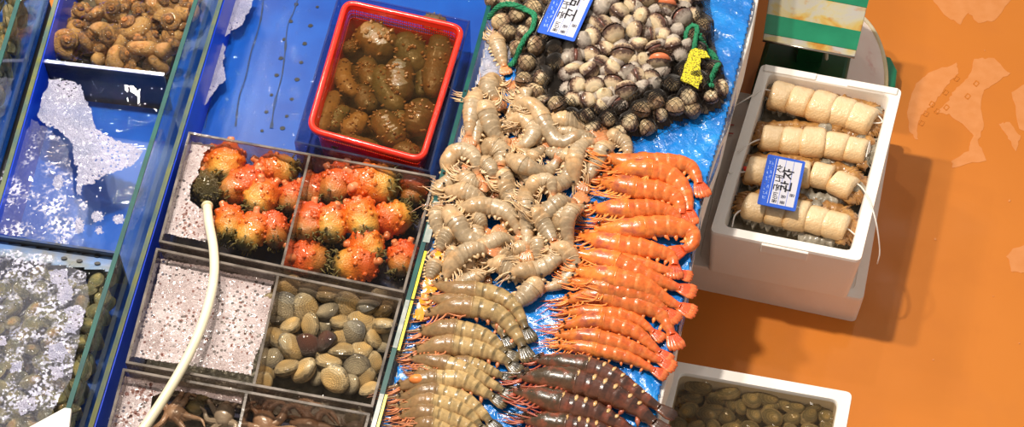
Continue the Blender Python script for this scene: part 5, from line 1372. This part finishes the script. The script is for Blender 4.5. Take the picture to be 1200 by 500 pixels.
def rope(pts, rpx, nm, dz=.009):
    pp = catmull([hpx(x, y, dz) for x, y in pts], 50); m_ = MB()
    for s_ in range(5):
        q = [p + Vector((math.cos(i * .8 + s_ * 1.26), math.sin(i * .8 + s_ * 1.26), .6 * math.sin(i * .9 + s_))) * rpx * .0017 * (.55 + .3 * noise.noise(Vector((i * .3, s_, 0)))) for i, p in enumerate(pp)]
        tube(m_, q, rpx * .0017 * .42, 6)
    return m_.build(nm, MAT['greenrope'], net)
rope([(572, 10), (586, 9), (602, 13), (616, 17), (626, 26), (624, 38), (614, 50), (604, 60), (598, 66)], 4, 'green_net_rope')
rope([(804, 52), (803, 44), (809, 38), (816, 42), (814, 54), (813, 64)], 3.6, 'green_net_rope', .012)
rope([(818, 48), (828, 52), (838, 58), (843, 70), (840, 82), (833, 92), (834, 104)], 4.2, 'green_net_rope', .011)
# yellow tag
def slabpoly(pts, dz, th, mat, nm, parent, zfun=None):
    m_ = MB(); base_ = [hpx(x, y, dz) for x, y in pts]; zc = sum(p.z for p in base_) / len(base_)
    A = sum(base_[i].x * base_[(i + 1) % len(pts)].y - base_[(i + 1) % len(pts)].x * base_[i].y for i in range(len(pts)))
    if A < 0: base_ = base_[::-1]
    prism(m_, [p[:2] for p in base_], zc, zc + th); return m_.build(nm, MAT[mat], parent, smooth=False)
slabpoly(rough_edge([(809, 66), (816, 64), (826, 68), (831, 75), (820, 76), (819, 84), (822, 100), (820, 105), (810, 106), (796, 101), (801, 84)], .8, 3), .016, .003, 'yellow', 'yellow_tag', net)
slabpoly([(806, 106), (819, 103), (817, 113)], .014, .0015, 'yellow', 'yellow_tag', net)

# ------------------------------------------------------------------ price cards
def stroke(mb, pts, w, z):
    for i in range(len(pts) - 1):
        a = Vector(pts[i]); b = Vector(pts[i + 1]); d = (b - a)
        if d.length < 1e-6: continue
        d.normalize(); n_ = Vector((-d.y, d.x)) * w / 2; a2 = a - d * w * .35; b2 = b + d * w * .35
        prism(mb, [(a2 + n_)[:], (b2 + n_)[:], (b2 - n_)[:], (a2 - n_)[:]], z, z + .0003)
GL = {  # hand drawn syllables in a unit box (y up)
 '국': [[(.2, .9), (.8, .9), (.75, .6)], [(.05, .52), (.95, .52)], [(.5, .52), (.5, .36)], [(.2, .3), (.8, .3), (.75, 0)]],
 '내': [[(.1, .85), (.1, .3), (.5, .42)], [(.62, .9), (.62, .1)], [(.62, .5), (.85, .5)], [(.88, 1), (.88, 0)]],
 '산': [[(.4, .95), (.1, .45)], [(.4, .85), (.62, .5)], [(.8, 1), (.8, .35)], [(.8, .68), (1, .68)], [(.2, .3), (.2, 0), (.9, .02)]],
 '꼬': [[(.1, .9), (.45, .9), (.38, .5)], [(.55, .9), (.92, .9), (.84, .5)], [(.5, .42), (.5, .12)], [(0, .1), (1, .1)]],
 '막': [[(.1, .95), (.5, .95), (.5, .55), (.1, .55), (.1, .95)], [(.75, 1), (.75, .4)], [(.75, .7), (1, .72)], [(.2, .3), (.85, .3), (.8, -.1)]],
 '관': [[(.1, .92), (.5, .92), (.45, .65)], [(.3, .62), (.3, .45)], [(.02, .42), (.62, .45)], [(.8, 1), (.8, .3)], [(.8, .65), (1, .65)], [(.2, .3), (.2, 0), (.95, 0)]],
 '자': [[(.08, .85), (.6, .85), (.1, .15)], [(.38, .5), (.62, .18)], [(.8, 1), (.8, 0)], [(.8, .5), (1, .5)]],
}
def textmesh(body, size, name):
    cu = bpy.data.curves.new(name, 'FONT'); cu.body = body; cu.size = size; cu.extrude = .0001; cu.offset = size * .03
    o = bpy.data.objects.new(name, cu); C.objects.link(o); bpy.context.view_layer.update()
    me = bpy.data.meshes.new_from_object(o.evaluated_get(bpy.context.evaluated_depsgraph_get())); bpy.data.objects.remove(o); return me
def card(corners, z, name_syl, label, tilt=(0, 0, 0)):
    """corners px: near-left-bottom A, top-left B (reading direction A->B), right C ; text runs from A towards B, columns stack from AB line towards C"""
    A, B, Cc = (P(x, y, z) for x, y in corners)
    X = (B - A); W = X.length; X.normalize(); Hh = (Cc - A).length
    Y = Vector((0, 0, 1)).cross(X)
    t = empty('price_card', A, label=label, cat='price card')
    # local frame: x along reading, y up the lines (first line is at the top, beside the blue band)
    Rm = Matrix((X, Y, Vector((0, 0, 1)))).transposed()
    t.rotation_euler = (Rm.to_euler() if not tilt[0] and not tilt[1] else (Rm @ Matrix.Rotation(tilt[0], 3, 'X') @ Matrix.Rotation(tilt[1], 3, 'Y')).to_euler())
    def add(mb, nm, mat, smooth=False):
        me = mb.mesh(nm, mat, smooth); o = bpy.data.objects.new(nm, me); C.objects.link(o); o.parent = t; return o
    H0 = 0; H1 = -Hh   # y runs from 0 (blue band edge) to -Hh
    r = .004; out = []
    for (cx_, cy_, a0) in ((W - r, -r, 0), (r, -r, PI / 2), (r, -Hh + r, PI), (W - r, -Hh + r, 1.5 * PI)):
        for k in range(5): out.append((cx_ + r * math.cos(a0 + k * PI / 8), cy_ + r * math.sin(a0 + k * PI / 8)))
    mb = MB(); prism(mb, out, 0, .0016); add(mb, 'card_board', MAT['blueprint'])
    y0 = -Hh * .30; y1 = -Hh * .93; x0 = W * .06; x1 = W * .95; rows = 3; rh = (y0 - y1) / rows
    for k in range(rows):
        for (xa, xb, nm) in ((x0, x1, 'white_field'),):
            mb = MB(); prism(mb, [(xa, y0 - k * rh - .0005), (xb, y0 - k * rh - .0005), (xb, y0 - (k + 1) * rh + .0005), (xa, y0 - (k + 1) * rh + .0005)], .0016, .0019); add(mb, nm, MAT['whiteprint'])
    for k, s_ in enumerate(('원산지', '품  명', '        원')):
        me = textmesh(s_, rh * .62, 'printed_words'); me.materials.clear(); me.materials.append(MAT['greyprint'] if k != 0 else MAT['ink'])
        o = bpy.data.objects.new('printed_words', me); C.objects.link(o); o.parent = t; o.location = (x0 + W * .02, y0 - (k + 1) * rh + rh * .25, .0021)
    # thin blank lines in the blue band (illegible small print kept as ticks)
    mb = MB(); r_ = random.Random(3)
    for ln in (.10, .17):
        x = W * .12
        while x < W * .9:
            w_ = r_.uniform(.010, .018); 
            for q in range(2): stroke(mb, [(x + r_.uniform(0, .002), -Hh * ln + r_.uniform(-.002, .002)), (x + w_ * .5 + r_.uniform(0, .002), -Hh * ln + r_.uniform(-.002, .002))], .0009, .0016)
            x += w_
    add(mb, 'small_print', MAT['paleprint'])
    mb = MB(); prism(mb, [(W * .05, -Hh * .245), (W * .95, -Hh * .245), (W * .95, -Hh * .26), (W * .05, -Hh * .26)], .0016, .0018); add(mb, 'white_line', MAT['whiteprint'])
    def syl(ch, x, y, w_, h_, sw):
        mb = MB()
        for st in GL[ch]: stroke(mb, [(x + a * w_, y + b * h_) for a, b in st], sw, .0022)
        add(mb, 'handwriting', MAT['ink'])
    sx = W * .31; sz = W * .165
    for k, ch in enumerate('국내산'): syl(ch, sx + k * sz * 1.12, y0 - rh * .98, sz * .88, rh * .95, .0021)
    for k, ch in enumerate(name_syl): syl(ch, sx + W * .02 + k * sz * 1.5, y0 - rh * 2.15, sz * 1.2, rh * 1.25, .0036)
    return t
# card on the cockles: A = lower-left corner, B = up along the reading direction, C = lower right
card([(629, 38), (658, -24), (668, 57)], ZS + .074, '꼬막', 'blue and white price card with black handwriting, standing on the cockles')
m_ = MB(); tube(m_, [P(627, 40, ZS + .064), P(640, 10, ZS + .064), P(655, -20, ZS + .064)], .0012, 6); tube(m_, [P(627, 40, ZS + .064), P(620, 52, ZS + .05), P(613, 60, ZS + .035)], .0010, 6)
o = centre_build(m_, 'card_holder', MAT['steel']); tag(o, 'thin wire holder along the left edge of the cockle price card', 'card holder')

# ------------------------------------------------------------------ foam boxes on the floor
def foam_box(corners, z0, z1, label, rim_px=14, depth=.06, notch=True, taper=.95, mat='foamwhite', inner_px=None, handle=True, cat='foam box'):
    q = quad_px(corners, z1); c = sum((Vector(p) for p in q), Vector()) / 4
    t = empty('foam_box', (c.x, c.y, z0), label=label, cat=cat)
    R1 = rrect(q, .014, 5); n = len(R1); cen = Vector((c.x, c.y))
    th = rim_px * S(*corners[0], z1); qi = inset_quad(q, th); R2 = rrect([Vector((p.x, p.y, 0)) for p in qi], .016, 5)
    m_ = MB(); v = []; f = []
    rows = [(R1, taper, z0), (R1, (1 + taper) / 2, (z0 + z1) / 2), (R1, .997, z1 - .006), (R1, .991, z1), (R2, 1.008, z1), (R2, 1.0, z1 - .004), (R2, .97, z1 - depth)]
    for R_, k, z in rows:
        for p in R_: w_ = cen + (p - cen) * k; v.append((w_.x, w_.y, z))
    for r in range(len(rows) - 1):
        for i in range(n):
            j = (i + 1) % n; f.append((r * n + i, r * n + j, (r + 1) * n + j, (r + 1) * n + i)[::-1])
    f.append(tuple(range(n))); f.append(tuple((len(rows) - 1) * n + i for i in range(n))[::-1])
    # orientation fix: TL,TR,BR,BL is clockwise seen from above
    f = [tuple(x[::-1]) for x in f]
    m_.add(v, f); b = m_.build('box_body', MAT[mat], t); 
    for pl_ in b.data.polygons: pl_.use_smooth = False
    if handle:
        a, b_ = Vector(q[3]), Vector(q[2]); e = (b_ - a).normalized(); out_ = Vector((e.y, -e.x, 0))
        if out_.dot(a - c) < 0: out_ = -out_
        m_ = MB(); L = (b_ - a).length; p0 = a + e * L * .35; p1 = a + e * L * .66; 
        for (za, zb, o1) in ((z1 - .030, z1 - .003, .0035),):
            prism(m_, [(p0 - out_ * .01)[:2], (p1 - out_ * .01)[:2], (p1 + out_ * o1)[:2], (p0 + out_ * o1)[:2]], za, zb)
        h = m_.build('grip_lip', MAT[mat], t, smooth=False); bv = h.modifiers.new('b', 'BEVEL'); bv.width = .002; bv.segments = 2
        # back rim step
        a, b_ = Vector(q[0]), Vector(q[1]); L = (b_ - a).length; e = (b_ - a).normalized(); inn = (c - (a + b_) / 2); inn.z = 0; inn.normalize()
        for s0, s1 in ((.03, .40), (.62, .97)):
            m_ = MB(); p0 = a + e * L * s0 + inn * .004; p1 = a + e * L * s1 + inn * .004; prism(m_, [p0[:2], p1[:2], (p1 + inn * (th - .006))[:2], (p0 + inn * (th - .006))[:2]], z1 - .001, z1 + .004)
            h = m_.build('raised_rim', MAT[mat], t, smooth=False); bv = h.modifiers.new('b', 'BEVEL'); bv.width = .0018; bv.segments = 2
    return t, q
# lower, wider box
qlow = [(852, 104), (1048, 142), (1012, 352), (805, 309)]
t, _ = foam_box(qlow, 0.0, .092, 'lower white foam box carrying the box of skewered shellfish', rim_px=12, depth=.004, taper=.985, mat='foamdirty', handle=False)
m_ = MB()
for (x, y) in ((856, 146), (855, 156)):
    p = P(x, y, .0922); prism(m_, [(p.x - .008, p.y - .001), (p.x + .008, p.y - .003), (p.x + .009, p.y), (p.x - .007, p.y + .0025)], .0922, .0932)
m_.build('red_marker_lines', MAT['redmark'], t, smooth=False)
ZF = .245
tf, qf = foam_box([(892, 74), (1058, 104), (1009, 307), (831, 272)], .0925, ZF, 'white foam box holding four skewers of rolled shellfish meat', rim_px=13, depth=.085, taper=.955)
tc, qc = foam_box([(785, 421), (1000, 459), (968, 640), (742, 600)], 0.0, .245, 'white foam box of greenish clams in water at the bottom right', rim_px=15, depth=.11, taper=.955, handle=False)
qci = inset_quad(qc, .026)
m_ = MB(); m_.add([(p.x, p.y, .236) for p in qci], [(3, 2, 1, 0)]); o = m_.build('water', MAT['waterclam']); tag(o, 'water in the bottom right foam box over the clams', 'water', kind='stuff')
rng = random.Random(9); items = []
bc = [(820, 453, 15, 1.35), (853, 461, 15, 1.5), (881, 468, 15, .15), (899, 466, 15, 1.3), (931, 478, 13, 1.4), (951, 474, 13, 1.2), (948, 488, 13, 2.4), (840, 469, 12, 1.2), (905, 489, 14, .9), (806, 481, 12, -1.0), (857, 474, 11, .1), (868, 477, 11, .1), (968, 488, 12, .3), (903, 477, 10, -1.1), (850, 488, 13, 1.0), (829, 486, 13, 1.2), (812, 467, 12, 1.4),
      (838, 480, 12, 1.1), (918, 472, 12, .8), (884, 486, 12, .4), (928, 491, 12, 1.6), (960, 476, 11, 1.4), (796, 498, 12, 1), (815, 500, 12, 2), (835, 500, 12, .7), (858, 502, 12, 1.5), (880, 502, 12, 1), (904, 505, 12, 1.7), (928, 506, 12, .6), (952, 506, 12, 1), (970, 503, 11, .3)]
for x, y, r, a in bc:
    o = place_shell('manila', x, y, r * 1.05, .206 + (.006 if r > 13 else 0), rng, 'clam', None, 'clam', 'clams in the bottom right foam box', rot=(rng.uniform(-.35, .35), rng.uniform(-.5, .5), a)); items.append((o, x, y, 'greenish brown'))
label_rows(items, 'clam', 'in the bottom right box', 12)
for x, y in poisson([(800, 452), (972, 482), (965, 510), (780, 505)], 20, rng):
    place_shell('manila', x, y, 14, .178, rng, 'clam', 'dark clam of the lower layer in the bottom right box, mostly covered', 'clam', 'lower layer clams in the bottom right box', tilt=.3)
m_ = MB(); prism(m_, [tuple(p) for p in inset_quad(qc, .034)], .1352, .142); o = centre_build(m_, 'clam_bed', MAT['clamolive'], smooth=False); tag(o, 'dark silt on the bottom of the bottom right foam box', 'silt')

# skewers of rolled meat
def roll_mesh(seed):
    rng = random.Random(seed); mb = MB(); seg = 28; n = 10; v = []; uv = []; f = []
    # short fat ring round the x axis: outer barrel, visible folded edge
    for i in range(n):
        t = i / (n - 1); x = -1 + 2 * t
        for k in range(seg):
            a = 2 * PI * k / seg; r = 1.0 * (1 - .12 * abs(x) ** 7) * (1 + .04 * noise.noise(Vector((math.cos(a) * 1.3, math.sin(a) * 1.3, seed + x))))
            xx = x * (.60 + .04 * math.sin(a * 2 + seed)) + .10 * math.cos(a + .6)
            v.append((xx, r * math.cos(a), r * math.sin(a))); uv.append((.5 + .5 * -math.cos(a) * .8 + .1 * abs(x) ** 4, t))
    for i in range(n - 1):
        for k in range(seg):
            a = i * seg + k; b = i * seg + (k + 1) % seg; f.append((a, b, b + seg, a + seg))
    f.append(tuple(range(seg - 1, -1, -1))); f.append(tuple((n - 1) * seg + k for k in range(seg)))
    mb.add(v, f, uv); return mb.mesh('meat_roll', MAT['meat'])
RM = [roll_mesh(i) for i in range(4)]
def frill(path, w_, z, seed, mat, nm, parent, rows=5, amp=.006):
    "ruffled ribbon of mantle"
    n = 70; pp = catmull([P(x, y, z) for x, y in path], n); v = []; f = []; m_ = MB(); s = S(950, 200, z)
    for i, p in enumerate(pp):
        T = (pp[min(n - 1, i + 1)] - pp[max(0, i - 1)]).normalized(); N_ = Vector((-T.y, T.x, 0))
        for j in range(rows):
            q = (j / (rows - 1) - .5) * 2; ww = w_ * s * (1 + .9 * noise.noise(Vector((i * .30, seed, j * .5))))
            hh = math.sqrt(max(0, 1 - q * q)) * w_ * s * .6; ru = 2.6 * amp * abs(q) * noise.noise(Vector((i * .42, seed * 3 + q * 2, 1)))
            v.append(p + N_ * q * ww + Vector((0, 0, hh + ru + .004 * noise.noise(Vector((i * .4, j, seed))))))
    for i in range(n - 1):
        for j in range(rows - 1): f.append((i * rows + j, (i + 1) * rows + j, (i + 1) * rows + j + 1, i * rows + j + 1))
    m_.add(v, f); o = m_.build(nm, mat, parent); sd = o.modifiers.new('s', 'SUBSURF'); sd.levels = 1; sd.render_levels = 1; so_ = o.modifiers.new('t', 'SOLIDIFY'); so_.thickness = .002
skews = [([(916, 113), (938, 119), (964, 126), (988, 132), (1010, 140)], [(12, 16), (12, 16), (14, 18), (13, 17), (14, 17)], 'top'),
         ([(905, 162), (928, 165), (953, 167), (980, 171), (1003, 176)], [(12, 14), (12, 15), (14, 17), (13, 15), (12, 14)], 'second'),
         ([(888, 200), (914, 204), (938, 204), (963, 206), (988, 217)], [(12, 15), (12, 15), (11, 15), (12, 14), (13, 14)], 'third'),
         ([(886, 243), (910, 249), (934, 252), (957, 258), (979, 264)], [(13, 15), (12, 14), (13, 17), (12, 15), (14, 15)], 'lowest')]
ZR = .222
for si, (cs, rs, nm) in enumerate(skews):
    c = P(*cs[2], ZR); t = empty('shellfish_skewer', (c.x, c.y, .165), label='%s skewer of five rolled cream shellfish meats%s' % (nm, ', partly under the price card' if si == 2 else ' in the white foam box'), cat='shellfish skewer', group='skewers of rolled shellfish meat')
    for k, ((x, y), (rw, rh_)) in enumerate(zip(cs, rs)):
        p = P(x, y, ZR); s = S(x, y, ZR); o = bpy.data.objects.new('meat_roll', RM[(k + si) % 4]); C.objects.link(o); o.parent = t; o.location = p - t.location
        nx_ = cs[min(4, k + 1)]; pv = cs[max(0, k - 1)]; d = P(*nx_, ZR) - P(*pv, ZR); o.rotation_euler = (0, 0, math.atan2(d.y, d.x)); o.scale = (rw * s * 1.66, rh_ * s * 1.22, rh_ * s * .92)
    # mantle frills around the rolls
    x0, y0 = cs[0]; x1, y1 = cs[-1]
    frill([(x0 - 14, y0 + 4), (x0 - 6, y0 - 10), (x0 + 16, y0 - 13), (x0 + 44, y0 - 12), (x1 - 30, y1 - 22), (x1, y1 - 18), (x1 + 16, y1 - 4), (x1 + 14, y1 + 12)], 11, ZR - .018, si * 5 + 1, MAT['mantle'], 'mantle', t)
    frill([(x0 - 10, y0 + 12), (x0 + 12, y0 + 16), (x0 + 44, y0 + 22), (x1 - 28, y1 + 16), (x1 + 4, y1 + 15)], 10, ZR - .024, si * 5 + 2, MAT['gill'], 'gill', t)
    frill([(x1 + 6, y1 - 16), (x1 + 16, y1 - 6), (x1 + 20, y1 + 6), (x1 + 8, y1 + 16)], 12, ZR - .016, si * 5 + 3, MAT['mantle' if si != 1 else 'gill'], 'mantle', t)
    frill([(x0 - 10, y0 - 14), (x0 - 16, y0 - 2), (x0 - 14, y0 + 8)], 11, ZR - .018, si * 5 + 4, MAT['mantle' if si else 'gill'], 'mantle', t)
    rr_ = random.Random(si + 50)
    for (bx, by, br) in ((x0 - 14, y0 - 2, 9), (x0 - 10, y0 + 10, 8), (x0 + 30, y0 - 14 + 6, 8), (x1 - 36, y1 - 24, 10), (x1 - 22, y1 - 22, 9), (x1 + 14, y1 - 8, 10), (x1 + 18, y1 + 5, 10), (x1 + 8, y1 + 16, 8)):
        m_ = MB(); bc_ = P(bx, by, ZR - .012); rr2 = br * S(bx, by, ZR); v = []; f = []
        for i in range(9):
            th = PI * i / 8
            for k in range(14):
                a = 2 * PI * k / 14; d = Vector((math.sin(th) * math.cos(a), math.sin(th) * math.sin(a), math.cos(th))); w_ = 1 + .55 * noise.noise(d * 1.9 + Vector((bx, by, 0)))
                v.append(bc_ + Vector((d.x * rr2 * w_, d.y * rr2 * w_, d.z * rr2 * .7 * w_)))
        for i in range(8):
            for k in range(14): f.append((i * 14 + k, (i + 1) * 14 + k, (i + 1) * 14 + (k + 1) % 14, i * 14 + (k + 1) % 14))
        m_.add(v, f); m_.build('mantle_lobe', MAT['mantle'] if rr_.random() < .75 else MAT['gill'], t)
    # cord ends
    for side in (0, 1):
        m_ = MB()
        if side == 0: pts = [P(x0, y0, ZR), P(x0 - 12, y0 + 1, ZR + .004), P(x0 - 24, y0 + (3, 5, 2, 8)[si], ZR + .016), P(x0 - (62, 40, 34, 28)[si], y0 + (14, 16, 2, 22)[si], ZF + .007 if si else ZF + .01)]
        else: pts = [P(x1, y1, ZR), P(x1 + 14, y1 + 4, ZR + .004), P(x1 + (24, 16, 26, 22)[si], y1 + (2, -10, 14, 10)[si], ZR + .014), P(x1 + (14, 12, 44, 26)[si], y1 + (-10, 8, 90, 12)[si], ZR + .012 if si != 2 else .16)]
        if side and si == 2: pts = [P(x1, y1, ZR), P(x1 + 16, y1 - 2, ZR + .006), P(x1 + 28, y1 + 12, ZF + .008), P(x1 + 38, y1 + 40, ZF + .006), P(x1 + 43, y1 + 76, .20), P(x1 + 40, y1 + 92, .17)]
        if side == 0 and si == 0: pts = [P(x0, y0, ZR), P(x0 - 20, y0 - 8, ZR + .018), P(x0 - 40, y0 + 2, ZF + .008), P(x0 - 66, y0 + 18, .22)]
        tube(m_, catmull(pts, 24), [.0022 - .0007 * k / 23 for k in range(24)], 6); m_.build('cord', MAT['cord'], t)
m_ = MB(); prism(m_, [tuple(p) for p in inset_quad(qf, .032)], .1605, .172); o = centre_build(m_, 'shellfish_trimmings', MAT['gill'], smooth=False); tag(o, 'wet grey shellfish trimmings lining the skewer box', 'trimmings', kind='stuff')
m_ = MB(); tube(m_, catmull([P(872, 196, ZR + .002), P(878, 202, ZR + .006), P(876, 210, ZR + .002)], 8), [.004, .006, .007, .008, .008, .007, .005, .003], 8)
o = centre_build(m_, 'red_clip', MAT['red']); tag(o, 'small red plastic clip at the left end of the third skewer', 'clip')
card([(887, 239), (900, 181), (932, 248)], ZR + .044, '관자', 'blue and white price card with black handwriting, on the shellfish skewers')

# ------------------------------------------------------------------ platform scale at the top right
def scale_thing():
    c = P(950, 70, 0); t = empty('market_scale', (c.x, c.y, 0), label='green market scale with stained steel tray and round dial behind the skewer box', cat='scale')
    # body
    q = quad_px([(905, 20), (1003, 40), (985, 128), (880, 106)], .14); m_ = MB(); prism(m_, [tuple(p[:2]) for p in q], .0, .14)
    b = m_.build('scale_body', MAT['greenbody'], t, smooth=False); bv = b.modifiers.new('b', 'BEVEL'); bv.width = .012; bv.segments = 3
    # base foot bulging at right
    q = [P(x, y, .045) for x, y in [(1000, 60), (1044, 66), (1052, 82), (1050, 100), (1040, 112), (985, 118)]]; m_ = MB(); prism(m_, [p[:2] for p in q], 0, .045)
    b = m_.build('foot', MAT['greentape'], t, smooth=False); bv = b.modifiers.new('b', 'BEVEL'); bv.width = .006; bv.segments = 3
    # dial: a round drum tilted outwards
    ctr = P(1003, 78, .10); rimp = P(1003, 12, .10)
    n_ = Vector((.42, -.30, .86)).normalized(); a = n_.cross(Vector((1, 0, 0))).normalized(); b_ = n_.cross(a)
    Rd = 70 * S(1003, 70, .12)
    ry = .62
    def disc(r0, d0, d1, mat, nm):
        m_ = MB(); v = []; k = 48
        for d in (d0, d1):
            for i in range(k): an = 2 * PI * i / k; v.append(ctr + a * math.cos(an) * r0 + b_ * math.sin(an) * r0 * ry + n_ * d)
        f = [tuple(range(k - 1, -1, -1)), tuple(range(k, 2 * k))] + [(i, (i + 1) % k, k + (i + 1) % k, k + i) for i in range(k)]
        m_.add(v, f); return m_.build(nm, mat, t, smooth=False)
    disc(Rd, -.03, .0, MAT['dialrim'], 'dial_drum'); disc(Rd * .95, .0, .002, MAT['dial'], 'dial_face'); 
    m_ = MB(); pts = [ctr + a * math.cos(2 * PI * i / 48) * Rd * .975 + b_ * math.sin(2 * PI * i / 48) * Rd * .975 * ry + n_ * .002 for i in range(49)]; tube(m_, pts, .0055, 8); m_.build('dial_bezel', MAT['dialrim'], t)
    # posts and tray
    zt = .27
    q = quad_px([(905, -30), (1020, -8), (1002, 66), (894, 46)], zt)
    cc = sum((Vector(p) for p in q), Vector()) / 4
    m_ = MB(); prism(m_, [(cc.x - .03, cc.y - .03), (cc.x + .03, cc.y - .03), (cc.x + .03, cc.y + .03), (cc.x - .03, cc.y + .03)], .14, zt - .006); m_.build('post', MAT['greenbody'], t, smooth=False)
    m_ = MB(); prism(m_, [p[:2] for p in q], zt - .008, zt); b = m_.build('tray', MAT['tray'], t, smooth=False); bv = b.modifiers.new('b', 'BEVEL'); bv.width = .002; bv.segments = 2
    A, B, Cq, D = [Vector(p) for p in q]
    def band(u0, u1, mat, nm, h=.0015):
        m_ = MB(); p = [A.lerp(D, u0), B.lerp(Cq, u0), B.lerp(Cq, u1), A.lerp(D, u1)]; prism(m_, [x[:2] for x in p], zt + .0002, zt + h); return m_.build(nm, mat, t, smooth=False)
    band(.62, .91, MAT['greentape'], 'green_band'); band(.0, .24, MAT['greentape'], 'green_band')
    m_ = MB(); p0, p1 = D, Cq; tube(m_, [p0 + Vector((0, 0, -.004)), p1 + Vector((0, 0, -.004))], .0028, 8); m_.build('tray_edge', MAT['steel'], t)
scale_thing()
# ------------------------------------------------------------------ light
w = bpy.data.worlds.new('world'); scene.world = w; w.use_nodes = True
bg = w.node_tree.nodes['Background']; bg.inputs[0].default_value = (1.0, .93, .86, 1); bg.inputs[1].default_value = .36
def lamp(x, y, z, e, size, col=(1, .90, .78)):
    l = bpy.data.lights.new('hanging_lamp', 'AREA'); l.shape = 'DISK'; l.size = size; l.energy = e; l.color = col
    o = bpy.data.objects.new('hanging_lamp', l); C.objects.link(o); o.location = (x, y, z)
    d = Vector((.1 * x, .0, .4)) - Vector((x, y, z)); o.rotation_euler = d.to_track_quat('-Z', 'Y').to_euler()
lamp(-.45, .55, 3.0, 68, .13); lamp(-.95, .65, 2.9, 40, .15)
lamp(.15, 1.9, 3.1, 9, .12); lamp(-1.5, 2.75, 3.0, 20, .24); lamp(-1.8, 2.35, 2.9, 9, .09); lamp(-1.95, 1.6, 3.0, 9, .10); lamp(-1.35, 2.45, 3.0, 7, .08)
lamp(1.7, 2.4, 3.2, 5, .3)
vs = scene.view_settings; vs.view_transform = 'Standard'; vs.look = 'None'; vs.gamma = 1; vs.use_curve_mapping = False; vs.exposure = .0
